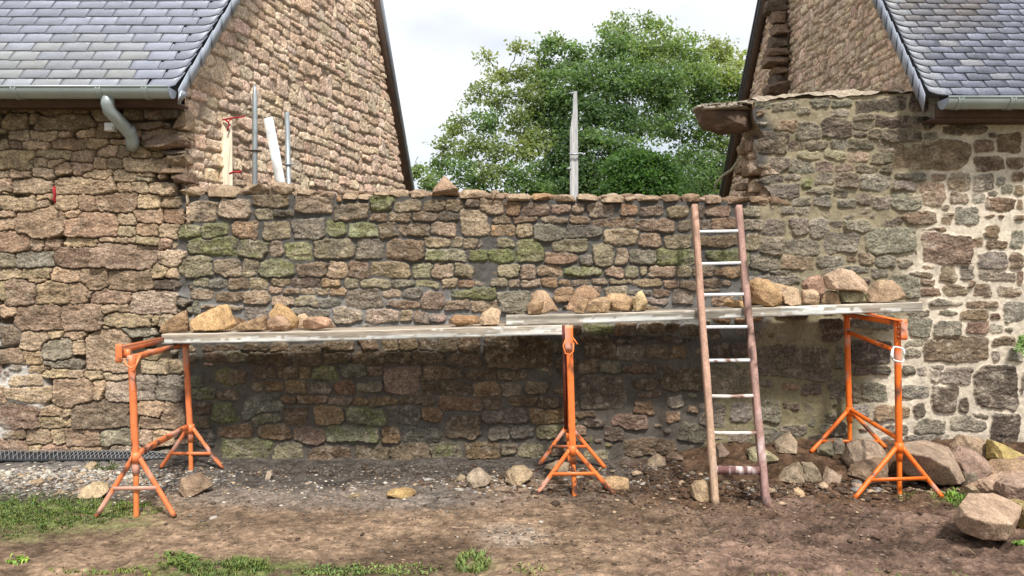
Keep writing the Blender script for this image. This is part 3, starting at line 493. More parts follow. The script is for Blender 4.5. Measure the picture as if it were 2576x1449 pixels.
mb = MB(); slab(mb, [(RX, 6.25, 3.13), (Rx2, 6.25, 3.13), (Rx2, yrR, zrR), (RX, yrR, zrR)], .05); slab(mb, [(RX - .04, yrR, zrR), (Rx2, yrR, zrR), (Rx2, 12.35, 2.84), (RX - .04, 12.35, 2.84)], .08, (.06, .05, .05))
roofR = mb.build('roof', bpy.data.materials['roof_boarding'], HOUSE_R)
mb = MB(); body_box(mb, 4.8, Rx2, 2.9, (.24, .2, .15)); mb.box((Rx2, 8.9, 1.45), (.1, 4.6, 2.9), col=(.24, .2, .15)); mb.build('rear_wall', M_W, HOUSE_R)
# rear verge boards with a bright zinc line
for par, X0f, pts in ((HOUSE_L, None, ((RXL(11.42) - .10, 11.42, 2.80), (RXL(9.26) - .10, 9.26, 7.38))), (HOUSE_R, None, ((3.42, 12.28, 2.78), (3.42, 8.98, 6.95)))):
    a, b = np.array(pts[0]), np.array(pts[1])
    mb = MB(); mb.bar(a, b, .07, .16); mb.build('verge_board', M_DKWOOD if par is HOUSE_R else M_DKWOOD, par)
    off = np.array((.045 if par is HOUSE_L else -.045, .03, .06))
    mb = MB(); mb.bar(a + off, b + off, .05, .05); mb.build('verge_flashing', M_ZINC_L if par is HOUSE_L else M_BLACK, par)

# ------------------------------------------------------------------ slates, each one a thin sloped plate
def slates(x0f, x1f, ye, ze, slope, expo, wid, rows, seed, colf, side, thick=.009, jit=.004, shaped=0):
    mb = MB(); rs = np.random.RandomState(seed); cs = 1 / math.hypot(1, slope); sn = slope * cs
    up = np.array((0, cs, sn)); nm = np.array((0, -sn, cs))
    for r in range(rows):
        t0 = r * expo - .02 if r else -.03; t1 = t0 + expo * 1.9
        yb = ye + up[1] * (r * expo); xa, xb = x0f(yb), x1f(yb); x = xa - rs.uniform(0, wid) if side < 0 else xa
        # run from the verge inwards so the end slate is cut at the verge
        xs = []
        if side < 0:                                            # verge on the right
            x = xb; first = wid * (.62 if r % 2 else 1.0)
            while x > xa: xs.append((x - first, x)); x -= first; first = wid * rs.uniform(.97, 1.03)
        else:
            x = xa; first = wid * (.55 if r % 2 else 1.0)
            while x < xb: xs.append((x, x + first)); x += first; first = wid * rs.uniform(.93, 1.08)
        for i, (u, w) in enumerate(xs):
            g = .0030 + rs.uniform(0, .0015) * (1 + shaped); u += g; w -= g; lift = .016 + rs.uniform(0, .003); tb = t0 + rs.uniform(-jit, jit); n = 5
            dl = rs.uniform(-jit, jit) * .6
            bot = []
            for k in range(n + 1):
                f = k / n; xx = u + (w - u) * f; dz = dl * (f - .5) * 2
                if i == 0: ee = (1 - f) if side > 0 else f; dz += .03 * max(0, ee - .4) ** 2 / .36 * 1.6
                elif i == 1 and shaped: ee = (1 - f) if side > 0 else f; dz += .006 * ee
                if shaped: dz += rs.uniform(-.003, .003) + (.004 if k in (0, n) else 0)
                bot.append((xx, tb + dz))
            vt, vb = [], []
            sh = .25 * up[1] * expo * 1.0
            for (xx, t) in bot: vt.append(np.array((xx, ye, ze)) + up * t + nm * (lift + thick)); vb.append(np.array((xx, ye, ze)) + up * t + nm * (lift - .004))
            xo = x1f(ye + up[1] * t1) - x1f(ye + up[1] * t0) if side < 0 else x0f(ye + up[1] * t1) - x0f(ye + up[1] * t0)
            for (xx, t) in bot: vt.append(np.array((xx + (xo if i == 0 else 0), ye, ze)) + up * t1 + nm * (lift - .012)); vb.append(np.array((xx + (xo if i == 0 else 0), ye, ze)) + up * t1 + nm * (lift - .016))
            m = n + 1; v = vt + vb; q = []
            for k in range(n): q.append((k, k + 1, m + k + 1, m + k)); q.append((2 * m + k, 2 * m + k + 1, k + 1, k))
            q += [(0, m, 3 * m, 2 * m), (n, 2 * m + n, 3 * m + n, m + n)]
            xc = (u + w) / 2; cc = np.tile(np.asarray(colf(xc, ye + up[1] * r * expo, rs, i)), (len(v), 1)); cc[:m] *= .8; cc[2 * m:] *= .12; mb.add(v, q, col=cc)  # lower edges and undersides darkened: shadow line under each course painted in
    return mb
def colL(x, y, rs, i):
    b = np.array((.345, .37, .455)) * rs.uniform(.84, 1.14)
    l = float(sst(vn(x * .9 + 3, y * 2.2), .0, .3)) * (x < -3.1) * rs.uniform(.3, 1); return b * (1 - .45 * l) + np.array((.42, .42, .34)) * .45 * l
def colR(x, y, rs, i):
    b = np.array((.172, .188, .25)) * rs.uniform(.7, 1.25)
    l = float(sst(vn(x * 1.3 + 8, y * 2.) + (y - 6.6) * .5, .05, .25)) * rs.uniform(.4, 1)
    c = b * (1 - .8 * l) + np.array((.145, .12, .10)) * .8 * l
    w = (rs.rand() < .10) * rs.uniform(.1, .6) * (x < 4.2); c = c * (1 - w) + np.array((.42, .42, .42)) * w
    if i == 0: c = c * .4 + np.array((.36, .38, .42)) * .6
    return c
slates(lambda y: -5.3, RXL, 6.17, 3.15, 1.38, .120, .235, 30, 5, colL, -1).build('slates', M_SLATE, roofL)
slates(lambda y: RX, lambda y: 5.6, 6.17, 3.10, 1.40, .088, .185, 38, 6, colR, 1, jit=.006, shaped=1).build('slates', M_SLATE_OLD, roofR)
# hanging verge pieces: overlapped plates down the roof edge, on the gable side
def verge(xf, ye, ze, slope, n, ln, drop, side, seed):
    mb = MB(); rs = np.random.RandomState(seed); cs = 1 / math.hypot(1, slope); up = np.array((0, cs, slope * cs))
    for i in range(n):
        a = np.array((0, ye, ze)) + up * (i * ln - .03); b = a + up * (ln * 1.25)
        a[0] = xf(a[1]) + side * (.020 + .004); b[0] = xf(b[1]) + side * .010
        off = np.array((side * .016, 0, 0)); d = np.array((0, .45 * drop, -drop))
        e = up * .03
        v = [a + off, b + off, b + d + off * .4, a + d + off * .4 - e * .6]; v += [p - np.array((side * .008, 0, 0)) for p in v]
        mb.add(v, [(0, 1, 2, 3), (7, 6, 5, 4), (0, 4, 5, 1), (1, 5, 6, 2), (2, 6, 7, 3), (3, 7, 4, 0)], col=(.30, .33, .40))
    return mb
verge(RXL, 6.17, 3.165, 1.38, 17, .24, .105, 1, 3).build('verge_trim', M_ZINC_L, roofL)
verge(lambda y: RX, 6.17, 3.12, 1.40, 24, .155, .12, -1, 4).build('verge_trim', M_SLATE, roofR)

# gutters
def gutter(par, x0, x1, yc, zc, r, joints):
    th = np.linspace(0, np.pi, 17); mb = MB(); xs = [x0, x1]; pr = [(yc - math.cos(t) * r, zc - math.sin(t) * r) for t in th]; pi_ = [(yc - math.cos(t) * (r - .006), zc - math.sin(t) * (r - .006)) for t in th]
    ring = pr + pi_[::-1]; n = len(ring); v = [(x, y, z) for x in xs for (y, z) in ring]
    mb.add(v, [(i, (i + 1) % n, n + (i + 1) % n, n + i) for i in range(n)])
    mb.tube([(x0, yc - r, zc + .004), (x1, yc - r, zc + .004)], .010, 8)
    for x in joints:
        ring2 = [(yc - math.cos(t) * (r + .004), zc - math.sin(t) * (r + .004)) for t in th]; v = [(xx, y, z) for xx in (x - .016, x + .016) for (y, z) in ring2]; m = len(ring2)
        mb.add(v, [(i, i + 1, m + i + 1, m + i) for i in range(m - 1)])
        mb.tube([(x - .018, y, z) for (y, z) in ring2], .004, 6); mb.tube([(x + .018, y, z) for (y, z) in ring2], .004, 6)
    return mb.build('gutter', M_ZINC, par, smooth=False), pr
GL, pr = gutter(HOUSE_L, -6.0, -2.76, 6.13, 3.135, .078, (-4.0, -3.32, -2.95, -4.9))
mb = MB(); v = [(-2.757, y, z) for y, z in pr]; v += [(-2.763, y, z) for y, z in pr]; m = len(pr)
mb.add(v, tris=[(0, i, i + 1) for i in range(1, m - 1)] + [(m, m + i + 1, m + i) for i in range(1, m - 1)]); mb.build('end_cap', M_ZINC_L, GL)
GR, pr = gutter(HOUSE_R, 3.50, 6.2, 6.13, 3.05, .078, (3.60, 4.02, 4.35))
mb = MB(); v = [(3.503, y, z) for y, z in pr]; v += [(3.497, y, z) for y, z in pr]
mb.add(v, tris=[(0, i, i + 1) for i in range(1, m - 1)] + [(m, m + i + 1, m + i) for i in range(1, m - 1)]); mb.build('end_cap', M_ZINC_L, GR)
# fascia and soffit boards
mb = MB(); mb.box((5.2, 6.27, 2.99), (3.36, .03, .11)); mb.box((5.2, 6.38, 2.93), (3.36, .20, .025)); mb.build('soffit_board', mat('brown_paint', base=(.10, .06, .045), rough=.6), HOUSE_R)
mb = MB(); mb.box((-4.4, 6.27, 3.10), (3.3, .03, .12)); mb.box((-4.4, 6.36, 3.05), (3.28, .17, .02)); mb.build('soffit_board', bpy.data.materials['brown_paint'], HOUSE_L)
# corner bits of the left gutter
mb = MB(); a = np.array(P(458, 226, 6.08)); mb.add([a, P(474, 236, 6.2), P(447, 262, 6.14), P(449, 238, 6.1), a + (0, .006, 0), np.array(P(474, 236, 6.2)) + (0, .006, 0), np.array(P(447, 262, 6.14)) + (0, .006, 0), np.array(P(449, 238, 6.1)) + (0, .006, 0)], [(0, 1, 2, 3), (7, 6, 5, 4), (0, 4, 5, 1), (1, 5, 6, 2), (2, 6, 7, 3), (3, 7, 4, 0)]); mb.build('corner_flashing', M_ZINC_L, HOUSE_L)
# swan neck downpipe
mb = MB(); mb.tube([P(271, 240, 6.13), P(271, 262, 6.14), P(275, 278, 6.16), P(288, 292, 6.2), P(322, 330, 6.33), P(331, 342, 6.37), P(334, 356, 6.39), P(334, 372, 6.43)], .052, 16)
dp = mb.build('downpipe', M_ZINC, HOUSE_L, smooth=True)
mb = MB(); c = P(330, 340, 6.36); mb.tube([np.array(P(318, 322, 6.31)), np.array(P(326, 333, 6.34))], .058, 16, cap=False); mb.build('pipe_collar', M_ZINC, dp)
mb = MB(); c = np.array(P(279, 320, 6.40)); mb.box(c, (.085, .06, .07)); mb.box(c + (0, -.034, -.015), (.07, .012, .035)); mb.box(c + (.055, .0, .025), (.03, .03, .03)); b_ = mb.build('junction_box', M_PLASTIC, HOUSE_L)
bv = b_.modifiers.new('b', 'BEVEL'); bv.width = .008; bv.segments = 2
# quoin ledge stones sticking out at the corner, rough plaster edge
for i, (pl, d, k, dep) in enumerate([([(362, 352), (400, 338), (470, 338), (478, 356), (474, 372), (420, 378), (366, 374)], 6.46, 'R', .26), ([(405, 378), (470, 376), (474, 386), (440, 392), (408, 388)], 6.47, 'd', .18), ([(448, 262), (470, 268), (488, 300), (482, 330), (450, 332), (446, 290)], 6.52, 't', .2), ([(300, 310), (410, 306), (424, 318), (380, 330), (305, 326)], 6.49, 'b', .1), ([(448, 330), (478, 332), (484, 350), (450, 352)], 6.52, 't', .2), ([(424, 388), (474, 384), (482, 412), (468, 420), (426, 418)], 6.49, 't', .24), ([(400, 420), (470, 420), (474, 436), (404, 438)], 6.47, 'b', .16), ([(436, 438), (486, 434), (490, 460), (440, 464)], 6.51, 'R', .26), ([(448, 300), (474, 300), (478, 326), (446, 330)], 6.50, 'b', .22), ([(404, 262), (450, 260), (454, 300), (410, 302)], 6.49, 'd', .12), ([(440, 402), (478, 400), (486, 440), (444, 444)], 6.56, 't', .22)]):
    w = [(P(x, y, d)[0], P(x, y, d)[2]) for x, y in pl]; v, f, ce = rock_mesh(w, dep, 50 + i, 4, 7, .05, 4); v = v + np.array((ce[0], d, ce[1]))
    MB().add(v, tris=f, col=rock_col(v, KC[k], i)).build('corner_stone', M_ROCK, HOUSE_L)
# toothing: column of dark stones standing proud of the right gable
mb = MB(); z = 3.3; rs = np.random.RandomState(14); i = 0
while z < 5.7:
    h = rs.uniform(.11, .19); w = rs.uniform(.15, .28); w2 = .32
    pl = [(-w, -h / 2), (.03, -h / 2), (.03, h / 2), (-w * .9, h / 2 * .9), (-w, h * .1)]
    v, f, ce = rock_mesh(pl, w2 * rs.uniform(.8, 1.1), 300 + i, 4, 5, .06, 5, .9); v = v + np.array((3.44 + ce[0], 9.55 + rs.uniform(-.03, .03), z + h / 2))
    mb.add(v, tris=f, col=rock_col(v, KC[rs.choice(['R', 'b', 'R', 'd'])], i)); z += h * .84; i += 1
mb.build('toothing_stones', M_ROCK, HOUSE_R)
# shoulder capping, torn end and the broken lintel sticking out of it
mb = MB(); xs = np.linspace(1905, 2344, 60); rows = []
S2, T2 = np.meshgrid(xs, np.linspace(0, 1, 14)); X2 = (S2 - CXP) / F * DW; lz = wz(LEDGE(S2)); Y2 = DW - .025 + T2 * .55; Z2 = lz - .005 + .045 * np.sin(T2 * np.pi * .8 + .25) + .045 * fbm(X2 * 6, T2 * 5, 5, 9, .6) + .10 * T2
nn0, nn1 = S2.shape; sheet(mb, np.stack([X2, Y2, Z2], -1), np.tile(np.array((.36, .30, .23), np.float32), (nn0, nn1, 1)), np.ones((nn0 - 1, nn1 - 1), bool))
mb.build('wall_capping', M_W, HOUSE_R, smooth=True)
rs = np.random.RandomState(33); mb = MB()
for i in range(46):
    y = rs.uniform(325, 505); d = rs.uniform(6.55, 6.95); x = float(RAG(y)) + 8 + rs.uniform(-6, 8); w = rs.uniform(.07, .16); h = rs.uniform(.035, .08)
    pl = [(-w, -h), (w, -h), (w, h * .8), (-w * .6, h), (-w, h * .2)]
    v, f, ce = rock_mesh(pl, rs.uniform(.1, .22), 700 + i, 3, 6, .07, 4); v = v + np.array((wx(x) + .06, d, wz(y)))
    mb.add(v, tris=f, col=rock_col(v, KC[rs.choice(list('tptrb'))], i))
mb.build('torn_edge', M_ROCK, HOUSE_R)
LT = [(1764, 259), (1800, 256), (1850, 252), (1912, 249), (1915, 300), (1906, 320), (1870, 317), (1845, 322), (1812, 318), (1806, 309), (1782, 306), (1770, 296)]
w = [(wx(x), wz(y)) for x, y in LT]; mb = MB(); v, f, ce = rock_mesh(w, .30, 640, 5, 0, .05); v = v + np.array((ce[0], DW + .19, ce[1])); mb.add(v, tris=f, col=rock_col(v, (.12, .08, .058), 3)); tp = [(wx(x), wz(y)) for x, y in ((1762, 262), (1800, 255), (1860, 251), (1916, 248), (1920, 262), (1880, 268), (1850, 265), (1815, 271), (1790, 268), (1766, 275))]; v, f, ce = rock_mesh(tp, .44, 641, 5, 0, .12, hull=None); v = v + np.array((ce[0], DW + .17, ce[1])); mb.add(v, tris=f, col=rock_col(v, (.29, .25, .20), 5)); li = mb.build('lintel', mat('old_lintel', rough=.85, bump=.9, bscale=30, mot=.35, mscale=8, stretch=(.4, 1, 1)), HOUSE_R)
mb = MB()
for i in range(26):
    x = 1766 + i * 6.2; w_ = .03; v, f, ce = rock_mesh([(-.03, -.02), (.03, -.018), (.03, .015), (-.03, .02)], .40, 810 + i, 3, 4, .09, 5)
    v = v + np.array((wx(x), DW + .14, wz(262 - i * .45 + rs.uniform(-1, 2)))); mb.add(v, tris=f, col=rock_col(v, (.34, .30, .24), i))
mb.build('lintel_mortar', M_ROCK, li)
# lichen streaks / drip of white lime on the right wall, small fern in a joint
# ------------------------------------------------------------------ ground
def ghz(x, y):
    x = np.asarray(x, float); y = np.asarray(y, float)
    return .15 * sst(x, .9, 2.3) * sst(y, 5.75, 6.4) + .05 * sst(y, 5.9, 6.5) + .03 * sst(-x, 2.2, 3.2) * sst(y, 5.9, 6.4) + .014 * fbm(x * 1.1, y * 1.1, 2, 31)
def gfine(x, y):
    return .026 * fbm(x * 6, y * 8, 4, 33, .62) * (1 + 1.0 * sst(x, .5, 1.4)) + .010 * fbm(x * 32, y * 38, 2, 35)
def gat(x, y): return float(ghz(x, y) + gfine(x, y))
def gpix(px, py):
    """ground point seen at a photo position"""
    d = 5.5
    for _ in range(12): d = (EYE - float(ghz((px - CXP) / F * d, d))) * F / (py - HY)
    d = min(d, 6.45); return (px - CXP) / F * d, d
cell = .0095
X, Y = np.meshgrid(np.arange(-5.2, 5.2, cell * 1.25, np.float32), np.arange(3.7, 6.62, cell, np.float32))
PX = CXP + X / Y * F; PY = HY + EYE / Y * F
G = ghz(X, Y) + gfine(X, Y)
def ell(cx, cy, rx, ry, soft=.5): return 1 - sst(np.hypot((PX - cx) / rx, (PY - cy) / ry) + .5 * fbm(X * 3, Y * 3, 3, 41), 1 - soft, 1 + soft)
n1 = fbm(X * 1.6, Y * 2.2, 4, 42)[..., None]; n2 = fbm(X * 15, Y * 22, 4, 43, .7)[..., None]; n3 = fbm(X * 45, Y * 60, 2, 44)[..., None]
c = np.array((.185, .128, .086)) * (1 + .9 * n1)
rt = sst(PX + 200 * n1[..., 0], 1500, 2000)[..., None]; c = c * (1 - rt) + np.array((.150, .099, .074)) * rt * (1 + .7 * n1)
soil = (sst(PX + 150 * n1[..., 0], 1450, 1700) * (1 - sst(PY + 60 * n1[..., 0], 1250, 1300)))[..., None]; c = c * (1 - soil) + np.array((.105, .064, .040)) * soil
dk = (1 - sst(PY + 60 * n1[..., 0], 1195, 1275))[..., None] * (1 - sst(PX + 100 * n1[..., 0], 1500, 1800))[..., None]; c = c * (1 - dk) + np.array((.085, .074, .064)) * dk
gy = ell(850, 1255, 420, 30)[..., None] * .6; c = c * (1 - gy) + np.array((.20, .175, .155)) * gy
wp = ell(1290, 1345, 75, 24, .6)[..., None] * .3; c = c * (1 - wp) + np.array((.42, .37, .32)) * wp
gv = ell(130, 1215, 330, 36)[..., None]; c = c * (1 - gv) + np.array((.17, .155, .14)) * gv
gr = np.clip(ell(90, 1295, 330, 55) + ell(540, 1437, 200, 30) + ell(870, 1445, 200, 24) * .6 + ell(2420, 1255, 60, 18) + ell(1190, 1425, 60, 25) * .6 + ell(10, 1340, 130, 30) * .7, 0, 1)[..., None] * sst(n2 + .35, 0, .3)
c = c * (1 - .75 * gr) + np.array((.10, .13, .04)) * .75 * gr
c = c * (1 + .6 * n2 + .3 * n3)
pit = sst(-gfine(X, Y), .004, .016)[..., None]; c = c * (1 - .4 * pit)
mb = MB(); sheet(mb, np.stack([X, Y, G], -1), np.clip(c, .01, .7), np.ones((X.shape[0] - 1, X.shape[1] - 1), bool))
# the same sheet carried on to the horizon, as rings of large quads round the fine patch
x0, x1, y0, y1 = float(X[0, 0]), float(X[0, -1]), float(Y[0, 0]), float(Y[-1, 0]); zz = -.012
big = [(-900, -900), (900, -900), (900, 1500), (-900, 1500)]; inn = [(x0 + .02, y0 + .02), (x1 - .02, y0 + .02), (x1 - .02, y1 - .02), (x0 + .02, y1 - .02)]
v = [(x, y, zz - .02) for x, y in big] + [(x, y, zz - .02) for x, y in inn]
mb.add(v, [(0, 1, 5, 4), (1, 2, 6, 5), (2, 3, 7, 6), (3, 0, 4, 7)], col=(.15, .13, .07))
mb.build('ground', M_DIRT, smooth=True, kind='structure')

# gravel and chips (uncountable)
def chips(zones, seed, name, **props):
    rs = np.random.RandomState(seed); mb = MB(); V0, F0 = ICO[1]
    for (cx, cy, rx, ry, n, s0, s1, cols) in zones:
        for _ in range(n):
            px = cx + rs.normal() * rx; py = cy + rs.normal() * ry
            if py < 1140 or py > 1470: continue
            x, y = gpix(px, py)
            if y > 6.42: continue
            s = rs.uniform(s0, s1) * (1 + (rs.rand() < .08)); a = rs.uniform(0, 6.3); v = V0 * (1 + .5 * (rs.rand(len(V0), 1) - .5)) * np.array((s * rs.uniform(.8, 1.6), s, s * rs.uniform(.3, .6)))
            v = np.stack([v[:, 0] * math.cos(a) - v[:, 1] * math.sin(a), v[:, 0] * math.sin(a) + v[:, 1] * math.cos(a), v[:, 2]], 1) + np.array((x, y, gat(x, y) + s * .12))
            c = np.array(cols[rs.randint(len(cols))]) * rs.uniform(.7, 1.2); mb.add(v, tris=F0, col=c)
    o = mb.build(name, M_ROCK); o['kind'] = 'stuff'
    for k, q in props.items(): o[k] = q
LG, TN, GY2, DKC = (.50, .46, .39), (.38, .28, .19), (.27, .25, .23), (.11, .09, .075)
chips([(140, 1195, 130, 9, 1500, .006, .016, [LG, LG, GY2, TN]), (120, 1222, 170, 14, 2400, .006, .014, [LG, GY2, GY2, TN, DKC, DKC]), (340, 1200, 60, 14, 500, .006, .014, [LG, TN, GY2])], 1, 'gravel')
chips([(1050, 1222, 260, 12, 170, .006, .016, [LG, TN, TN, GY2]), (700, 1230, 200, 20, 160, .005, .013, [LG, TN, GY2]), (520, 1200, 60, 20, 150, .006, .014, [LG, TN, GY2]), (1250, 1215, 60, 14, 110, .008, .02, [LG, TN, GY2]), (1290, 1340, 55, 14, 70, .004, .010, [LG, TN, TN]),
       (1200, 1330, 700, 70, 420, .004, .010, [TN, TN, DKC, GY2, (.30, .21, .15)]), (2000, 1230, 250, 28, 450, .006, .02, [(.17, .11, .075), (.2, .14, .1), TN, DKC]), (2000, 1330, 350, 60, 300, .004, .012, [(.17, .12, .1), (.25, .18, .14), DKC, TN]), (1620, 1215, 20, 5, 18, .010, .018, [LG]), (1960, 1190, 350, 14, 260, .010, .026, [TN, (.25, .2, .14), GY2])], 2, 'stone_chips')
SO1, SO2, SO3 = (.12, .08, .055), (.17, .12, .085), (.085, .06, .045)
chips([(1288, 1370, 900, 60, 1200, .003, .009, [SO1, SO2, SO2, SO3]), (1950, 1300, 380, 60, 1100, .004, .012, [SO1, SO2, SO3]), (1850, 1215, 330, 22, 2600, .005, .022, [(.12, .072, .045), SO3, (.09, .055, .035)]), (1100, 1185, 420, 9, 1500, .004, .016, [(.09, .078, .068), (.12, .10, .085), SO3, (.2, .17, .14)]), (700, 1260, 400, 30, 1200, .004, .010, [(.12, .10, .085), (.16, .14, .12), SO2])], 5, 'soil_crumbs')
# twigs and straw lying on the soil (uncountable)
rs = np.random.RandomState(21); mb = MB()
for i in range(230):
    px, py = (rs.uniform(1350, 2500), rs.uniform(1260, 1445)) if i % 3 else (rs.uniform(100, 1500), rs.uniform(1270, 1445)); x, y = gpix(px, py); a = rs.uniform(-.9, .9); l = rs.uniform(.02, .08) * (2 if rs.rand() < .08 else 1); k = rs.uniform(-.3, .3)
    pts = [(x + l * t * math.cos(a) - k * l * t * t * math.sin(a), y + l * t * math.sin(a) + k * l * t * t, gat(x + l * t * math.cos(a), y + l * t * math.sin(a)) + .004) for t in (0, .33, .66, 1)]
    mb.tube(pts, rs.uniform(.0009, .0022), 4, col=np.array((.42, .31, .2)) * rs.uniform(.4, 1.1))
mb.build('straw', M_ROCK, kind='stuff')
# grass and low weeds (uncountable)
def grass(zones, seed):
    rs = np.random.RandomState(seed); V, T, C = [], [], []
    for (cx, cy, rx, ry, n, hmin, hmax, cs, br) in zones:
        for _ in range(int(n * .75)):
            r = math.sqrt(rs.rand()); t = rs.uniform(0, 6.3); px = cx + rx * r * math.cos(t); py = cy + ry * r * math.sin(t)
            if float(vn(px / 22, py / 9, 4)) + .3 * rs.normal() * .6 - .22 * (r > .75) < -.06 or py < 1165: continue
            x, y = gpix(px, py); z = gat(x, y); h = rs.uniform(hmin, hmax); a = rs.uniform(0, 6.3); w = rs.uniform(.0016, .0035) * br; le = rs.uniform(.25, 1.1) * h
            dx, dy = math.cos(a), math.sin(a); b = len(V)
            c = np.array(cs) * rs.uniform(.6, 1.45) * np.array((rs.uniform(.8, 1.35), 1, rs.uniform(.7, 1.1)))
            V += [(x - dy * w * .5, y + dx * w * .5, z - .003), (x + dy * w * .5, y - dx * w * .5, z - .003), (x + dx * le * .45 - dy * w, y + dy * le * .45 + dx * w, z + h * .65), (x + dx * le * .45 + dy * w, y + dy * le * .45 - dx * w, z + h * .65), (x + dx * le, y + dy * le, z + h * (.9 if br < 2 else .6))]
            T += [(b, b + 1, b + 3), (b, b + 3, b + 2), (b + 2, b + 3, b + 4)]; C += [c] * 5
    MB().add(V, tris=T, col=np.array(C)).build('grass', M_GRASS, kind='stuff')
GG = (.085, .125, .035)
grass([(70, 1290, 260, 45, 16000, .008, .026, GG, 1), (60, 1290, 200, 38, 5000, .006, .016, (.12, .20, .04), 2.4), (300, 1282, 110, 18, 2500, .006, .02, (.13, .19, .04), 1.4), (10, 1335, 110, 25, 2500, .006, .02, GG, 1), (545, 1434, 150, 26, 2600, .010, .034, (.10, .15, .04), 1), (450, 1415, 60, 20, 900, .02, .05, (.11, .17, .045), 3.2), (620, 1425, 60, 14, 1500, .02, .05, (.11, .16, .045), 1),
       (840, 1437, 110, 14, 1300, .006, .025, (.12, .17, .055), 2), (1000, 1430, 120, 16, 1000, .006, .02, (.16, .22, .07), 2), (1190, 1420, 45, 28, 900, .015, .045, (.14, .2, .06), 1.3), (1330, 1435, 80, 12, 500, .006, .018, (.2, .24, .08), 1.5), (2415, 1255, 38, 16, 1400, .015, .05, (.16, .28, .05), 1.1), (2330, 1250, 80, 10, 700, .008, .02, (.14, .2, .05), 1.2),
       (2565, 1372, 14, 10, 200, .02, .05, (.16, .28, .06), 2), (45, 1410, 30, 10, 250, .01, .03, (.2, .33, .06), 2.6), (280, 1440, 160, 10, 900, .006, .02, (.15, .2, .05), 1.5), (265, 1172, 45, 10, 900, .01, .03, GG, 1.2), (1960, 1150, 40, 12, 500, .008, .03, (.12, .18, .05), 1.5), (2140, 1448, 300, 8, 300, .005, .015, (.15, .18, .06), 1.4)], 3)
# ------------------------------------------------------------------ trestles
OR = {'l': (.72, .20, .07), 'm': (.78, .19, .045), 'r': (.80, .16, .018)}
RUSTC = (.12, .06, .04)
def worn(v, base, amt, seed):
    v = np.asarray(v); m = sst(vn3(v * 16 + seed, 3) + .6 * vn3(v * 50, 5), .42 - amt, .5 - amt)[:, None]; g = sst(vn3(v * 11 + seed, 8), .3 - amt * .5, .4 - amt * .5)[:, None]
    c = np.array(base) * (1 + .15 * vn3(v * 6, 2))[:, None]; c = c * (1 - g * .6) + np.array((.55, .42, .36)) * g * .6; return c * (1 - m) + np.array(RUSTC) * m
def pole(parent, name, a, b, w, base, wear, seed, square=False, n=14, w1=None):
    mb = MB(); a = np.array(a, float); b = np.array(b, float); K = 16
    pts = [a + (b - a) * i / K for i in range(K + 1)]
    if square:
        mb.sqbar(pts, w, w * .9)
    else: mb.tube(pts, np.linspace(w / 2, (w1 or w) / 2, K + 1), n)
    v = np.concatenate(mb.v); mb.c = [worn(v, base, wear, seed)]; mb.v = [v]
    o = mb.build(name, M_ORANGE, parent, smooth=not square)
    return o
def trestle(key, label, ft, fj, fb, bt, bj, bb, d0, d1, flegs, blegs, fbrace, bbrace, lows, ztop0, ztop1, wear, seed, plate, ladj=0, group='orange trestles under the planks'):
    base = OR[key]; p = lambda q, d: np.array(P(q[0], q[1], d))
    A = p(fb, d0); A[2] = max(A[2], gat(A[0], A[1]) - .01); t = thing('builder_trestle', label, 'trestle', tuple(A), group)
    B = p(bb, d1)
    for (tp, jt, bt_, d, legs, br, s) in ((ft, fj, fb, d0, flegs, fbrace, 0), (bt, bj, bb, d1, blegs, bbrace, 7)):
        T = p(tp, d); J = p(jt, d); Bm = p(bt_, d); Bm[2] = gat(Bm[0], Bm[1]) - .01 if s == 0 else min(Bm[2], gat(Bm[0], Bm[1]) + .05) - .02
        J2 = J + (Bm - J) * .28
        pole(t, 'upright', T, J2, .048, base, wear, seed + s, square=(key == 'm'))
        pole(t, 'inner_tube', J2 + (J - J2) * .2, Bm, .036, (base[0], base[1] * 1.1, base[2]), wear * 1.2, seed + s + 1)
        ends = []
        for i, (lx, ly, dl) in enumerate(legs):
            L = p((lx, ly), dl); L[2] = gat(L[0], L[1]) + .006
            side = np.array((.02 * (-1 if lx < bt_[0] else 1), 0, 0)); ends.append((J + side, L))
            pole(t, 'leg', J + side, L, .034, base, wear * (1.5 if key != 'r' else 1), seed + s + 2 + i)
        (a1, b1), (a2, b2) = ends; zb = p((br[0], br[1]), d)[2]
        k1 = (a1[2] - zb) / (a1[2] - b1[2]); k2 = (a2[2] - zb) / (a2[2] - b2[2]); q1 = a1 + (b1 - a1) * k1; q2 = a2 + (b2 - a2) * k2; q1[1] -= .014; q2[1] -= .014
        mb = MB(); mb.bar(q1, q2, .006, .026); v = np.concatenate(mb.v); mb.c = [worn(v, base, wear, seed)]; mb.build('foot_brace', M_ORANGE, t)
        mb = MB(); mb.tube([J + (0, 0, .035), J - (0, 0, .035)], .031, 14); v = mb.v[0]; mb.c = [worn(v, base, wear, seed + 4)]; mb.build('collar', M_ORANGE, t)
    for (a, b, sq) in lows:
        pole(t, 'cross_rail', p(a, d0) + (0, .02, 0), p(b, d1) - (0, .02, 0), .034 if not sq else .04, base, wear, seed + 20, square=sq)
    T0 = p(ft, d0); T1 = p(bt, d1)
    a = np.array((T0[0], d0 - .02, ztop0 - .02)); b = np.array((T1[0], d1 + .04, ztop1 - .02))
    pole(t, 'top_rail', a, b, .04, base, wear, seed + 31, square=True)
    return t, T0, T1
tL, T0, T1 = trestle('l', 'faded orange trestle under the left end of the lower planks', (331, 893), (342, 1150), (343, 1300), (467, 866), (479, 1078), (481, 1190), 5.07, 6.2,
    [(243, 1296, 5.02), (440, 1290, 5.05)], [(404, 1187, 6.2), (560, 1191, 6.2)], (300, 1225), (430, 1140), [((346, 1140), (472, 1073), True)], 1.085, 1.085, .21, 11, None)
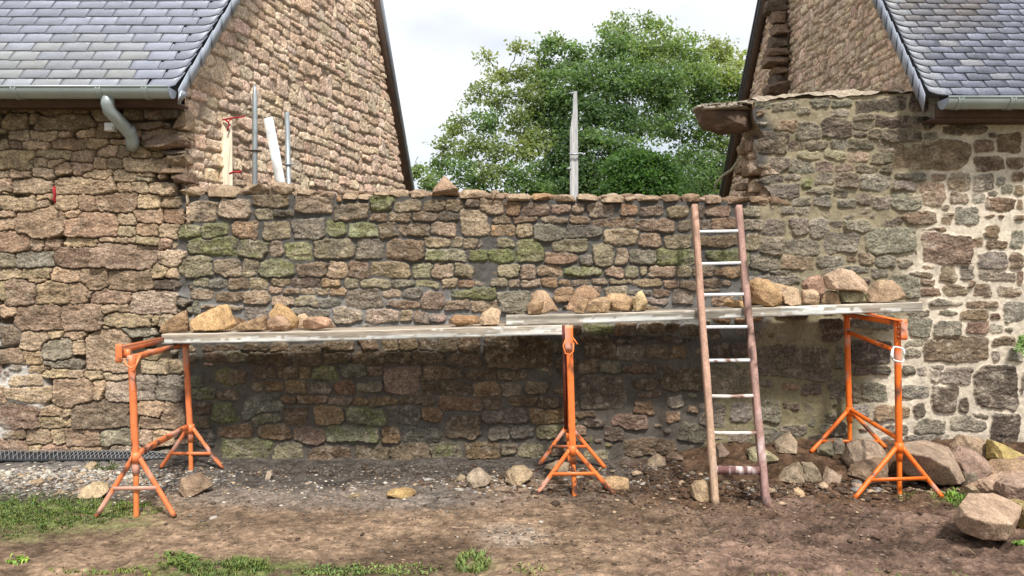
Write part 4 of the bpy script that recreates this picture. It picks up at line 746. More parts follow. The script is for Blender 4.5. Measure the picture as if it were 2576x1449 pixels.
up0 = np.array(P(303, 873, 5.05)); up1 = np.array(P(405, 850, 5.80))
mb = MB(); mb.bar(up0, up1, .05, .007); mb.bar(up0 + (.022, 0, -.018), up1 + (.022, 0, -.018), .006, .034); v = np.concatenate(mb.v); mb.c = [worn(v, OR['l'], .1, 4)]; mb.v = [v]; mb.build('top_rail_flange', M_ORANGE, tL)
mb = MB(); q = np.array(P(318, 878, 5.06)); mb.bar(q + (0, 0, -.06), q + (0, 0, .0), .05, .012, up=(0, 1, 0)); mb.bar(np.array(P(333, 935, 5.05)), np.array(P(352, 893, 5.12)), .022, .012, up=(0, 1, 0)); mb.c = [np.tile(np.array(OR['l'], np.float32), (len(q_), 1)) for q_ in mb.c]; mb.build('gusset', M_ORANGE, tL); 
def plate(t, a, b, w, col, seed):
    mb = MB(); K = 6; a = np.array(a); b = np.array(b)
    mb.sqbar([a + (b - a) * i / K for i in range(K + 1)], w, .012)
    v = np.concatenate(mb.v); mb.v = [v]; mb.c = [worn(v, col, .05, seed)]; mb.build('end_plate', M_ORANGE, t)
plate(tL, P(299, 912, 5.03), P(299, 865, 5.03), .042, OR['l'], 2)
def ring(t, c, rx, rz, r, name, m, col=(.78, .25, .08), d3=0):
    th = np.linspace(0, 2 * np.pi, 22); c = np.array(c); mb = MB(); mb.tube([c + (math.cos(a) * rx, -.02 + math.sin(a) * d3, math.sin(a) * rz) for a in th], r, 8, cap=False, col=col); return mb.build(name, m, t, smooth=True)
mb = MB(); mb.tube([P(312, 905, 5.0), P(318, 918, 4.98), P(330, 926, 4.99), P(343, 918, 5.0), P(350, 900, 5.02)], .006, 8, col=(.75, .25, .1)); mb.build('locking_ring', M_ORANGE, tL, smooth=True)
tM, T0, T1 = trestle('m', 'bright orange trestle in the middle where the two plank decks overlap', (1431, 822), (1440, 1132), (1446, 1248), (1424, 850), (1430, 1075), (1432, 1180), 5.58, 6.3,
    [(1353, 1253, 5.55), (1545, 1243, 5.58)], [(1357, 1181, 6.28), (1522, 1172, 6.28)], (1395, 1190), (1385, 1122), [], 1.155, 1.155, .14, 51, None)
plate(tM, P(1432, 882, 5.54), P(1431, 818, 5.54), .06, OR['m'], 5)
mb = MB(); mb.tube([P(1424, 852, 5.49), P(1417, 870, 5.48), P(1422, 889, 5.48), P(1434, 893, 5.48), P(1442, 884, 5.48), P(1443, 862, 5.49)], .006, 8, col=(.8, .22, .06)); mb.build('locking_ring', M_ORANGE, tM, smooth=True)
mb = MB(); mb.bar(P(1440, 848, 5.5), P(1453, 866, 5.47), .012, .006, col=OR['m']); mb.build('locking_pin', M_ORANGE, tM)
mb = MB(); mb.bar(P(1419, 818, 5.62), P(1424, 1080, 5.62), .03, .03, up=(0, 1, 0), col=(.12, .025, .012)); mb.build('rear_channel', M_ORANGE, tM)
tR, T0, T1 = trestle('r', 'new orange trestle under the right end of the upper planks', (2257, 812), (2262, 1125), (2263, 1248), (2130, 790), (2137, 1035), (2138, 1128), 5.58, 6.38,
    [(2150, 1262, 5.42), (2372, 1240, 5.5)], [(2040, 1163, 6.25), (2228, 1147, 6.25)], (2210, 1197), (2095, 1103), [((2250, 880), (2133, 836), False), ((2258, 1103), (2138, 1030), False)], 1.29, 1.312, .05, 91, None)
plate(tR, P(2274, 855, 5.53), P(2274, 803, 5.53), .044, OR['r'], 6)
mb = MB(); q = np.array(P(2263, 806, 5.52)); mb.bar(q, np.array(P(2180, 788, 6.0)), .05, .006, col=OR['r']); mb.build('top_rail_flange', M_ORANGE, tR)
for (x, y) in ((2259, 824), (2259, 837), (2259, 848)): mb = MB(); c = np.array(P(x, y, 5.55)); mb.tube([c, c + (0, -.012, 0)], .009, 10, col=(.25, .06, .015)); mb.build('bolt', M_ORANGE, tR)
mb = MB(); mb.tube([P(2136, 832, 6.35), P(2126, 830, 6.33), P(2140, 829, 6.33), P(2146, 827, 6.34)], .004, 6, col=(.6, .6, .6)); mb.build('wire_tie', M_STEEL, tR)
# white snap hook on the right trestle
def sq(c, w, h, tilt, r=.010):
    pts = []
    for a in np.linspace(0, 2 * np.pi, 29):
        u = math.copysign(abs(math.cos(a)) ** .45, math.cos(a)) * w; v = math.copysign(abs(math.sin(a)) ** .45, math.sin(a)) * h
        pts.append(np.array(c) + (u * math.cos(tilt) - v * math.sin(tilt), -.045 + .02 * math.sin(a * 1), u * math.sin(tilt) + v * math.cos(tilt)))
    return pts
mb = MB(); pts = sq(P(2252, 890, 5.5), .042, .050, -.2); mb.tube(pts[:28], .0062, 8); mb.tube([P(2245, 878, 5.44), P(2241, 893, 5.43), P(2247, 903, 5.43)], .006, 8)
hk = mb.build('snap_hook', M_PLASTIC, smooth=True, label='white metal snap hook clipped round the front upright of the right trestle', category='hook')

# ------------------------------------------------------------------ planks
def plank(label, xa, xb, y0, y1, za, zb, th, seed, grey, group):
    """grained board with softly irregular edges; za, zb height of its top at its ends"""
    nx, nc = 520, 14; xs = np.linspace(xa, xb, nx); ring = [(0, 0)] * 0; rs = np.random.RandomState(seed)
    w = y1 - y0; sec = [(0, -th), (0, -th * .82), (0, -th * .64), (0, -th * .46), (0, -th * .28), (0, -.006), (.004, 0)] + [(w * k / 6, 0) for k in range(1, 6)] + [(w - .004, 0), (w, -.006), (w, -th), (w * .66, -th), (w * .33, -th)]
    V = np.zeros((nx, len(sec), 3)); C = np.zeros((nx, len(sec), 3))
    for i, x in enumerate(xs):
        z = za + (zb - za) * i / (nx - 1) + .004 * math.sin(x * 1.9 + seed)
        for j, (a, b) in enumerate(sec): V[i, j] = (x, y0 + a, z + b)
    V[..., 1] += .0025 * vn(V[..., 0] * 4, V[..., 2] * 30, seed) + .003 * vn(V[..., 0] * 18, V[..., 2] * 60, seed + 2) * (V[..., 2] < 9)
    V[..., 2] += .004 * vn(V[..., 0] * 3, V[..., 1] * 40, seed + 3) + .003 * vn(V[..., 0] * 14, V[..., 1] * 60, seed + 5)
    base = np.array(grey); f = vn(V[..., 0] * 2.0, V[..., 1] * 30 + V[..., 2] * 60, seed + 6)[..., None]; C = base * (1 + .8 * f)
    lowp = np.array([.22, .26, .12, -.06, -.14, -.1, -.25] + [-1] * (len(sec) - 7))[None]
    paint = (sst(vn(V[..., 0] * 2.0, V[..., 2] * 9, seed + 8) * .8 + .55 * vn(V[..., 0] * 9, V[..., 2] * 60, seed + 9) + .3 * vn(V[..., 0] * 30, V[..., 2] * 160, seed + 10) + lowp, .06, .16))[..., None]
    C = C * (1 - paint) + np.array((.60, .60, .57)) * paint
    top = (np.isin(np.arange(len(sec)), (6,)))[None, :, None] * 1.; C = C * (1 - top * .6) + np.array((.72, .60, .48)) * top * .6
    m = len(sec); ix = np.arange(nx * m).reshape(nx, m); q = []
    for i in range(nx - 1):
        for j in range(m): k = (j + 1) % m; q.append((ix[i, j], ix[i, k], ix[i + 1, k], ix[i + 1, j]))
    mb = MB(); v = V.reshape(-1, 3); cc = C.reshape(-1, 3); o0 = len(v); v = np.vstack([v, V[0].mean(0), V[-1].mean(0)]); cc = np.vstack([cc, cc[:1], cc[-1:]])
    t = [(o0, (j + 1) % m, j) for j in range(m)] + [(o0 + 1, (nx - 1) * m + j, (nx - 1) * m + (j + 1) % m) for j in range(m)]
    mb.add(v, q, t, col=cc); c0 = ((xa + xb) / 2, (y0 + y1) / 2, (za + zb) / 2 - th)
    o = mb.build('scaffold_plank', M_WOOD, loc=c0, label=label, category='plank', group=group); o.data.materials[0] = M_WOOD; return o
xl0, xl1, xr0, xr1 = P(406, 0, 5.85)[0], P(1432, 0, 5.9)[0], P(1273, 0, 5.95)[0], P(2305, 0, 6.04)[0]
LT_ = lambda x: 1.163 + .0222 * (x - xl0)
RT_ = lambda x: LT_(xr0) + .078 + .0335 * (x - xr0)
plank('lower left plank, front board with white flaking paint on its edge', xl0, xl1, 5.85, 6.09, LT_(xl0), LT_(xl1), .074, 1, (.36, .31, .25), 'planks laid on the trestles')
plank('bare board behind the front board of the lower left deck', xl0 - .02, xl1 - .12, 6.10, 6.34, LT_(xl0) - .004, LT_(xl1) - .008, .06, 2, (.32, .26, .20), 'planks laid on the trestles')
plank('upper right plank, front board with white flaking edge', xr0, xr1, 5.945, 6.17, RT_(xr0), RT_(xr1), .074, 3, (.33, .30, .25), 'planks laid on the trestles')
plank('bare grey board behind the front board of the upper right deck', xr0 + .06, xr1 + .12, 6.18, 6.40, RT_(xr0) - .004, RT_(xr1) - .004, .055, 4, (.28, .23, .18), 'planks laid on the trestles')

# ------------------------------------------------------------------ ladder
lad = thing('ladder', 'old wooden ladder with red rails and pale metal rungs leaning on the wall', 'ladder', P(1864, 1272, 5.32))
def ray_line(a, b, y):                                        # point of the rail a-b seen at photo row y
    lo, hi = 0., 1.
    for _ in range(40):
        m = (lo + hi) / 2; q = a + (b - a) * m; yy = HY - (q[2] - EYE) / q[1] * F
        if yy < y: lo = m
        else: hi = m
    return a + (b - a) * lo
rails = []
for i, (tp, bt, cc) in enumerate((((1746, 518), (1800, 1272), (.40, .245, .18)), ((1857, 520), (1928, 1274), (.34, .21, .175)))):
    a = np.array(P(*tp, 6.24)); b = np.array(P(*bt, 5.31)); b[2] = gat(b[0], b[1]) - .01; rails.append((a, b))
    K = 60; mb = MB(); n = (b - a) / K
    pts = [a + n * k for k in range(K + 1)]; sd = np.array((1, 0, 0)); d = (b - a) / np.linalg.norm(b - a); fr = np.cross(d, sd); V = []; C = []
    for k, q in enumerate(pts):
        wdt = .0235 * (1 + .06 * math.sin(k * .4 + i)); wob = np.array((.0015 * math.sin(k * .2 + i * 2), 0, 0)); q = q + wob
        for (u, v) in ((-1, -1), (-.8, -1.12), (.8, -1.12), (1, -1), (1, 1), (-1, 1)): V.append(q + sd * u * wdt * .9 + fr * v * .034)
    V = np.array(V); m = 6
    q4 = [(k * m + j, k * m + (j + 1) % m, (k + 1) * m + (j + 1) % m, (k + 1) * m + j) for k in range(K) for j in range(m)]
    f1 = vn3(V * np.array((30, 30, 5)) + i, 4)[:, None]; low = sst(1.0 - V[:, 2], .0, .9)[:, None]
    C = np.array(cc) * (1 + .45 * f1); wht = sst(vn3(V * np.array((25, 25, 9)) + 5, 7), .28, .4)[:, None] * (low * .9 if i else low * .2); 
    if i: C = C * (1 - low * .4) + np.array((.30, .17, .165)) * low * .4
    else: C = C * (1 - low * .7) + np.array((.42, .30, .20)) * low * .7
    C = C * (1 - wht) + np.array((.62, .52, .5)) * wht; dk = sst(vn3(V * np.array((18, 18, 7)) + 9, 9), .33, .42)[:, None]; C = C * (1 - dk * .75)
    mb.add(V, q4, tris=[(0, 2, 1), (0, 3, 2), (0, 5, 3), (3, 5, 4)] + [(K * m + x, K * m + y, K * m + z) for x, y, z in ((0, 1, 2), (0, 2, 3), (0, 3, 5), (3, 4, 5))], col=C)
    mb.build('rail', M_WOODV, lad)
M_RUNG = mat('rung_metal', rough=.4, bump=.15, mot=.15, fine=.15, fscale=90, spec=.5)
for k, (yl, yr) in enumerate(((583, 581), (664, 661), (742, 740), (823, 822), (907, 906), (996, 995), (1088, 1088))):
    a = ray_line(*rails[0], yl); b = ray_line(*rails[1], yr); mb = MB(); K = 14; pts = [a + (b - a) * t / K + np.array((0, 0, -.004 * math.sin(t / K * 3.1) * (k > 4))) for t in range(K + 1)]
    V = []; 
    for q in pts:
        for (u, v) in ((-.015, -.012), (.015, -.012), (.016, .004), (.010, .012), (-.010, .012), (-.016, .004)): V.append(q + np.array((0, u, v)))
    V = np.array(V); q4 = [(t * 6 + j, t * 6 + (j + 1) % 6, (t + 1) * 6 + (j + 1) % 6, (t + 1) * 6 + j) for t in range(K) for j in range(6)]
    c = np.array((.66, .66, .68)) if k < 5 else np.array((.62, .56, .50)); w_ = sst(vn3(V * 35 + k, 5), .2 if k > 3 else .5, .3 if k > 3 else .6)[:, None]; mb.add(V, q4, col=c * (1 - w_) + np.array((.2, .1, .07)) * w_)
    mb.build('rung', M_RUNG, lad)
a = ray_line(*rails[0], 1181); b = ray_line(*rails[1], 1183); mb = MB(); V = []
for t in range(31):
    q = a + (b - a) * t / 30
    for (u, v) in ((-.012, -.032), (.012, -.032), (.012, .026), (-.012, .026)): V.append(q + np.array((0, u, v)))
V = np.array(V); w_ = sst(vn3(V * np.array((45, 45, 20)), 5), .05, .2)[:, None]; mb.add(V, [(t * 4 + j, t * 4 + (j + 1) % 4, (t + 1) * 4 + (j + 1) % 4, (t + 1) * 4 + j) for t in range(30) for j in range(4)], col=np.array((.16, .08, .075)) * (1 - w_) + np.array((.6, .5, .48)) * w_); mb.build('bottom_slat', M_WOODV, lad)

# ------------------------------------------------------------------ stakes and boards behind the wall
def stake(name, label, cat, top, bot, d, w, m, col=None, tip=True, flat=None, extra=None, group=None):
    a = np.array(P(*bot, d)); b = np.array(P(*top, d)); g = a + (a - b) / (b[2] - a[2]) * (a[2]) ; mb = MB()
    if flat: mb.bar(g, b, w, flat, up=(0, 1, 0), col=col)
    else:
        k = (b - g) / np.linalg.norm(b - g); pts = [g, b - k * .12, b - k * .06, b] if tip else [g, b]; rr = [w / 2, w / 2, w * .36, w * .10] if tip else [w / 2, w / 2]; mb.tube(pts, rr, 12, col=col)
    t = thing(name, label, cat, tuple(g), group); mb.build('shaft', m, t, smooth=not flat); return t, b, g
t, b, g = stake('steel_stake', 'tall grey steel stake with a pointed tip left of the leaning white board', 'stake', (641, 212), (641, 456), 7.0, .048, M_STEEL)
c = np.array(P(641, 380, 7.0)); mb = MB(); mb.tube([c + (math.cos(x) * .034, math.sin(x) * .034, 0) for x in np.linspace(0, 6.28, 16)], .008, 6, cap=False); mb.tube([c + (-.09, 0, .01), c + (-.03, -.03, .0)], .007, 6); mb.tube([c + (.03, -.03, 0), c + (.07, -.02, -.005)], .008, 6); mb.build('wire_loop', M_BARK, t)
t, b, g = stake('steel_stake', 'shorter grey steel stake right of the leaning white board', 'stake', (722, 283), (726, 460), 7.0, .044, M_STEEL, tip=False)
c = np.array(P(725, 414, 7.0)); mb = MB(); mb.tube([c + (math.cos(x) * .031, math.sin(x) * .031, 0) for x in np.linspace(0, 6.28, 16)], .007, 6, cap=False); mb.tube([c + (.03, 0, 0), c + (.05, -.01, .006)], .009, 6); mb.build('wire_loop', M_STEEL, t)
t, b, g = stake('wooden_post', 'pale upright board behind the wall with red string tied on top', 'post', (569, 303), (571, 458), 6.98, .10, M_WOODV, col=(.60, .52, .40), flat=.03)
mb = MB(); mb.bar(g + (-.062, .0, 0), b + (-.062, 0, -.01), .022, .045, up=(0, 1, 0), col=(.42, .30, .18)); mb.build('edge_batten', M_WOODV, t)
mb = MB(); mb.tube([P(560, 302, 6.95), P(572, 299, 6.93), P(592, 296, 6.93), P(616, 293, 6.94)], .007, 6); mb.tube([P(566, 302, 6.94), P(574, 306, 6.92), P(577, 314, 6.93), P(573, 322, 6.93), P(572, 330, 6.93)], .008, 6); mb.tube([P(562, 300, 6.94), P(574, 308, 6.91), P(582, 299, 6.93)], .006, 6)
mb.build('red_string', M_RED, label='red string knotted over the top of the pale upright board', category='string', smooth=True)
mb = MB(); mb.tube([P(577, 437, 6.85), P(590, 432, 6.84), P(598, 433, 6.85), P(608, 431, 6.86)], .009, 6); mb.build('red_string', M_RED, label='scrap of red string lying on the wall top beside the pale board', category='string', smooth=True)
a = np.array(P(706, 458, 6.9)); b = np.array(P(675, 297, 7.02)); g = a + (a - b) * .6; t = thing('white_board', 'white painted board leaning between the two steel stakes', 'board', tuple(g))
mb = MB(); mb.bar(g, b, .085, .025, up=(0, 1, 0), col=(.62, .63, .63)); mb.build('plank', mat('white_paint', rough=.6, bump=.3, mot=.25, mscale=7, fine=.15), t)
t = thing('wooden_post', 'silver grey split wooden post standing alone in front of the tree', 'post', P(1445, 1180, 7.05))
mb = MB(); G0 = np.array(P(1445, 0, 7.05)); xx = lambda x: P(x, 0, 7.05)[0]; zz_ = lambda y: P(0, y, 7.05)[2]
mb.prism([(xx(1434), 0), (xx(1455), 0), (xx(1454), zz_(420)), (xx(1453), zz_(290)), (xx(1451), zz_(230)), (xx(1443), zz_(231)), (xx(1441), zz_(288)), (xx(1440), zz_(289)), (xx(1434), zz_(330))], 7.03, 7.09, col=(.42, .42, .43)); mb.build('shaft', M_WOODV, t)
mb = MB(); mb.prism([(xx(1437), 0), (xx(1446), 0), (xx(1444), zz_(320)), (xx(1441), zz_(300)), (xx(1437), zz_(318))], 7.022, 7.035, col=(.5, .5, .5)); mb.build('splinter', M_WOODV, t)
mb = MB(); mb.tube([P(1431, 387, 7.0), P(1445, 388, 6.99), P(1458, 386, 7.0), P(1464, 386, 7.02), P(1468, 390, 7.01), P(1472, 386, 7.0)], .009, 6); mb.build('wire_loop', M_STEEL, t)
mb = MB(); mb.tube([P(1426, 425, 7.03), P(1436, 423, 7.02)], .010, 6); mb.build('nail', M_STEEL, t); mb = MB(); mb.tube([P(1434, 235, 7.03), P(1444, 233, 7.03)], .008, 6); mb.build('nail', M_STEEL, t)
# red ribbon in a joint of the left wall, lime splash, twig
mb = MB(); mb.tube([P(137, 470, 6.38), P(136, 480, 6.36), P(139, 492, 6.37), P(136, 500, 6.38), P(139, 512, 6.38)], [.010, .014, .010, .013, .008], 8); mb.build('red_ribbon', M_RED, label='red ribbon hanging from a joint of the dry left wall', category='ribbon', smooth=True)
mb = MB(); mb.tube([P(1862, 398, 11.5), P(1840, 428, 11.4), P(1818, 442, 11.3), P(1800, 462, 11.3), P(1796, 482, 11.3)], [.022, .022, .018, .014, .008], 6, col=(.33, .31, .2)); mb.build('dry_vine', M_ROCK, label='dry curved vine hanging off the edge of the right gable', category='vine')
rs = np.random.RandomState(4); mb = MB()
for q in range(34):
    a0 = rs.uniform(0, 6.3); base = np.array(P(2570, 862 + rs.uniform(-18, 6), 6.42)); dr = np.array((math.cos(a0) * .6 - .3, -.55, math.sin(a0) * .5 + .1)); L = rs.uniform(.05, .12); pts = [base + dr * L * s_ + np.array((0, 0, -.06 * s_ * s_)) for s_ in np.linspace(0, 1, 6)]
    for j in range(1, 6):
        for sg in (-1, 1): p0 = pts[j]; u = np.array((sg * .022, -.004, .010)) * (1.2 - j / 7); w_ = np.array((0, .002, .006)); mb.add([p0 - w_, p0 + u - w_ * .5, p0 + u * 1.1 + w_, p0 + w_], [(0, 1, 2, 3)], col=np.array((.12, .2, .05)) * rs.uniform(.6, 1.5))
mb.build('fern', M_GRASS, label='small green fern growing from a joint at the right edge', category='fern')
# black drainage mesh along the foot of the left wall
dm = thing('drainage_mesh', 'black plastic netting along the foot of the left wall', 'netting', (-4.0, 6.3, 0))
S3, T3 = np.meshgrid(np.linspace(-4.9, -2.93, 160), np.linspace(0, 1, 16)); wdt = np.interp(S3, [-4.9, -3.6, -3.1, -2.93], [.13, .13, .11, .05]); Yb = 6.43 - T3 * wdt
Zb = ghz(S3, Yb) + .05 * np.sin(np.clip(T3 * 1.1, 0, 1) * np.pi) ** .7 * (wdt / .16) + .02 * (1 - T3) + .01 + .007 * fbm(S3 * 6, T3 * 3, 3, 5)
mb = MB(); sheet(mb, np.stack([S3, Yb, Zb], -1), np.tile(np.array((.02, .02, .022), np.float32), S3.shape + (1,)), np.ones((15, 159), bool)); mb.build('membrane', M_BLACK, dm, smooth=True)
mb = MB()
def onm(s, t): w_ = float(np.interp(s, [-4.9, -3.6, -3.1, -2.93], [.13, .13, .11, .05])); y = 6.43 - t * w_; return (s, y - .006, float(ghz(s, y)) + .05 * math.sin(min(max(t * 1.1, 0), 1) * math.pi) ** .7 * (w_ / .16) + .02 * (1 - t) + .022)
for i in range(62):
    s0 = -4.9 + i * .034
    for sg in ((1,) if s0 < -3.7 and i % 2 else (1, -1)):
        pts = [onm(s0 + sg * .10 * t, t) for t in np.linspace(0.02, .96, 8) if s0 + sg * .1 * t < -2.95]
        if len(pts) > 2: mb.tube(pts, .0028, 4, col=(.3, .3, .3))
mb.build('net_strands', mat('net_grey', base=(.22, .22, .22), rough=.4, mot=.2), dm)
# ------------------------------------------------------------------ loose stones, each its own object
BR, TNS, OC, PK, YL, GRY = (.32, .215, .13), (.42, .295, .18), (.44, .285, .145), (.43, .31, .205), (.40, .31, .13), (.31, .26, .2)
def loose(label, view, pl, d, depth, base, col, seed, group, moss=0, cuts=8, nz=.04, name='loose_stone', zfix=None, pw=2.6, hull=None):
    """outline in an enlarged view -> real stone at distance d; base: 'plank' functions or 'ground' or None"""
    ox, oy, sc = view; px = [((ox + x / sc) * .62891, (oy + y / sc) * .62891) for x, y in pl]
    yb = max(y for x, y in px); xm = sum(x for x, y in px) / len(px)
    if d is None:
        gx, gy = gpix(xm, yb); d = gy + depth * .32
    if base is RA: d += .06
    w = [(P(x, y, d)[0], P(x, y, d)[2]) for x, y in px]
    if hull is not None: hull = [P((ox + x / sc) * .62891, (oy + y / sc) * .62891, dd) for x, y, dd in hull]; d = float(np.mean([q[1] for q in hull]))
    v, f, ce = rock_mesh(w, depth, seed, 4, cuts, nz, pw, hull=hull); v = v + np.array((ce[0], d, ce[1]))
    if base is not None:
        zt = base(ce[0]) if callable(base) else None
        if base == 'ground': zt = gat(ce[0], d - depth * .3) - .012
        if zt is not None: v[:, 2] += zt - .001 - v[:, 2].min()
    loc = (float(ce[0]), float(d), float(v[:, 2].min()))
    o = MB().add(v, tris=f, col=rock_col(v, col, seed, moss)).build(name, M_ROCK, loc=loc, smooth=False)
    o['label'] = label; o['category'] = 'stone'; o['group'] = group; return o
VA, VB, VC_ = (400, 1200, 2.342), (1700, 1050, 2.342), (2700, 950, 2.342)
GP = 'loose stones on the planks'
LA = lambda x: LT_(x); RA = lambda x: RT_(x)
loose('pointed grey brown stone at the far left end of the lower planks', VA, [(575, 290), (590, 235), (690, 165), (770, 95), (820, 130), (830, 230), (805, 300), (610, 310)], 6.02, .17, LA, BR, 1, GP)
loose('large tan block with a flat shoulder, second stone on the lower planks', VA, [(870, 200), (975, 170), (1100, 45), (1185, 50), (1195, 130), (1265, 240), (1230, 290), (1080, 305), (930, 290)], 6.04, .24, LA, OC, 2, GP)
loose('thin pale flake lying between the pointed stone and the tan block', VA, [(800, 300), (830, 245), (880, 250), (960, 290), (970, 308), (900, 312)], 6.14, .12, LA, TNS, 3, GP)
loose('low wedge shaped stone with dark face leaning on the round brown one', VA, [(1265, 260), (1320, 215), (1420, 190), (1560, 135), (1575, 280), (1400, 290), (1290, 285)], 5.99, .16, LA, BR, 4, GP)
loose('round brown stone below the leaning slab on the lower planks', VA, [(1580, 180), (1640, 138), (1720, 160), (1785, 230), (1750, 280), (1640, 285), (1575, 270)], 5.97, .14, LA, (.36, .24, .16), 5, GP)
loose('tilted ochre slab propped above the round brown stone', VA, [(1580, 150), (1650, 30), (1780, 90), (1860, 190), (1830, 275), (1790, 285), (1640, 250)], 6.13, .09, LA, OC, 6, GP)
loose('small pinkish stone behind the brown block on the lower planks', VA, [(1850, 140), (1920, 130), (1960, 180), (1950, 270), (1850, 275)], 6.2, .10, LA, PK, 7, GP)
loose('rounded reddish brown block, rightmost of the left pile', VA, [(1890, 270), (1910, 195), (1950, 172), (2050, 165), (2120, 175), (2170, 200), (2168, 260), (2090, 285), (1950, 295)], 6.0, .17, LA, (.38, .24, .16), 8, GP)
loose('flat dark brown wedge near the right end of the lower planks', VB, [(245, 510), (285, 478), (500, 485), (520, 560), (300, 590), (270, 560)], 6.04, .17, LA, (.33, .20, .11), 9, GP)
loose('pale upright stone just left of the upper plank end', VB, [(497, 540), (530, 460), (620, 408), (700, 412), (712, 450), (680, 550), (640, 588), (520, 585)], 5.98, .13, LA, PK, 10, GP)
loose('tall rounded tan stone standing at the left end of the upper planks', VB, [(985, 290), (1050, 250), (1130, 260), (1200, 350), (1250, 420), (1255, 450), (1100, 470), (1000, 460)], 6.14, .15, RA, (.38, .26, .17), 11, GP)
loose('smaller stone leaning against the front of the tall rounded one', VB, [(950, 400), (1000, 340), (1070, 322), (1110, 360), (1115, 430), (1080, 490), (960, 490)], 5.97, .11, RA, BR, 12, GP)
loose('peaked brown stone at the back of the middle pile', VB, [(1320, 440), (1420, 280), (1500, 208), (1560, 240), (1640, 330), (1640, 450), (1400, 470)], 6.13, .15, RA, (.34, .22, .14), 13, GP)
loose('little ribbed upright stone in front of the peaked one', VB, [(1395, 470), (1430, 370), (1480, 342), (1540, 360), (1500, 440), (1480, 480)], 5.95, .07, RA, BR, 14, GP, nz=.07)
loose('wedge topped tan stone in the middle pile', VB, [(1500, 470), (1510, 400), (1560, 360), (1700, 330), (1740, 370), (1730, 440), (1700, 480)], 5.97, .14, RA, TNS, 15, GP)
loose('broad brown block in the middle pile beside the upright yellowish stone', VB, [(1720, 460), (1690, 330), (1740, 295), (1880, 300), (1940, 360), (1955, 440), (1920, 468)], 6.08, .16, RA, (.38, .255, .15), 16, GP)
loose('upright yellowish stone with a pointed top, rightmost of the middle pile', VB, [(1940, 340), (1990, 290), (2040, 262), (2060, 330), (2085, 370), (2075, 460), (1960, 460)], 5.99, .11, RA, (.42, .31, .18), 17, GP)
loose('flat slab lying behind the right rail of the ladder', VC_, [(460, 590), (490, 572), (580, 575), (650, 585), (650, 645), (520, 645), (470, 620)], 6.1, .14, RA, OC, 18, GP)
loose('large leaning orange block right beside the ladder', VC_, [(695, 640), (690, 440), (760, 408), (850, 415), (930, 510), (1000, 640), (990, 670), (870, 685), (740, 650)], 5.98, .21, RA, (.47, .31, .17), 19, GP)
loose('flat stone resting behind the orange block and its pale neighbour', VC_, [(870, 430), (980, 440), (1075, 470), (1060, 640), (930, 640)], 6.2, .10, RA, TNS, 20, GP)
loose('pale angular stone beside the orange block', VC_, [(970, 540), (1040, 490), (1110, 475), (1185, 510), (1180, 655), (1070, 660), (1010, 640)], 5.99, .15, RA, PK, 21, GP)
loose('small square pinkish block in the right pile', VC_, [(1190, 640), (1190, 500), (1300, 505), (1340, 540), (1355, 640), (1310, 655)], 5.98, .12, RA, PK, 22, GP)
loose('reddish stone behind and above the small square block', VC_, [(1180, 470), (1260, 400), (1340, 362), (1400, 390), (1425, 470), (1400, 640), (1230, 640)], 6.2, .13, RA, (.37, .235, .17), 23, GP)
loose('small brown trapezoid stone under the left end of the top slab', VC_, [(1362, 610), (1390, 530), (1440, 490), (1520, 500), (1535, 625), (1380, 628)], 5.99, .14, RA, (.38, .27, .17), 24, GP)
loose('grey green squared stone under the right end of the top slab', VC_, [(1548, 630), (1535, 500), (1560, 475), (1650, 490), (1750, 520), (1755, 620), (1650, 632)], 5.99, .14, RA, (.30, .27, .17), 25, GP)
loose('big pale hump backed slab resting on top of the right pile', VC_, [(1410, 360), (1480, 320), (1540, 288), (1640, 310), (1780, 390), (1800, 470), (1760, 515), (1600, 478), (1540, 478), (1430, 488)], 6.02, .22, None, (.46, .33, .23), 26, GP)
loose('large block with a green moss patch at the right end of the upper planks', VC_, [(1760, 620), (1790, 530), (1850, 470), (1900, 410), (2040, 405), (2120, 450), (2150, 560), (2130, 600), (1960, 620), (1850, 625)], 6.02, .22, RA, (.40, .29, .19), 27, GP, moss=.32)
# ---- ground
V10, V9, V8, VL = (3100, 1300, 1.4428), (2400, 1300, 1.443), (1000, 1300, 1.4433), (0, 1250, 1.375)
GH = 'heap of building stones at the foot of the right wall'
g_ = 'ground'
loose('large domed boulder at the back of the right heap against the wall', V10, [(1000, 780), (1010, 700), (1080, 632), (1200, 655), (1245, 690), (1250, 770), (1230, 860), (1040, 860)], 6.2, .25, None, (.33, .24, .165), 31, GH)
loose('large grey brown boulder with a pale top behind the right trestle leg', V10, [(735, 760), (745, 715), (870, 700), (1000, 740), (1060, 850), (1095, 940), (1060, 965), (960, 968), (860, 945), (770, 900)], 5.8, .42, g_, (.33, .245, .18), 32, GH, nz=.022, hull=[(745, 712, 6.02), (870, 700, 6.07), (1000, 740, 6.02), (735, 772, 5.68), (900, 800, 5.56), (1008, 862, 5.58), (740, 880, 5.92), (770, 905, 5.77), (860, 945, 5.74), (960, 968, 5.70), (1065, 962, 5.68), (1095, 940, 5.77), (1060, 850, 5.90), (1090, 930, 6.07), (760, 860, 6.12)])
loose('rugged reddish lump leaning between the pale topped boulder and the yellow stone', V10, [(1020, 760), (1090, 705), (1180, 740), (1265, 820), (1210, 890), (1150, 940), (1100, 900), (1060, 830)], 5.95, .28, None, (.29, .20, .155), 33, GH)
loose('dark stone at the bottom of the gap under the reddish lump', V10, [(1060, 950), (1080, 870), (1180, 860), (1200, 930), (1150, 955)], 5.86, .2, g_, (.2, .16, .12), 34, GH)
loose('yellow ochre block on top of the right heap', V10, [(1235, 780), (1250, 662), (1300, 680), (1450, 755), (1450, 785), (1290, 808)], 6.02, .22, None, YL, 35, GH)
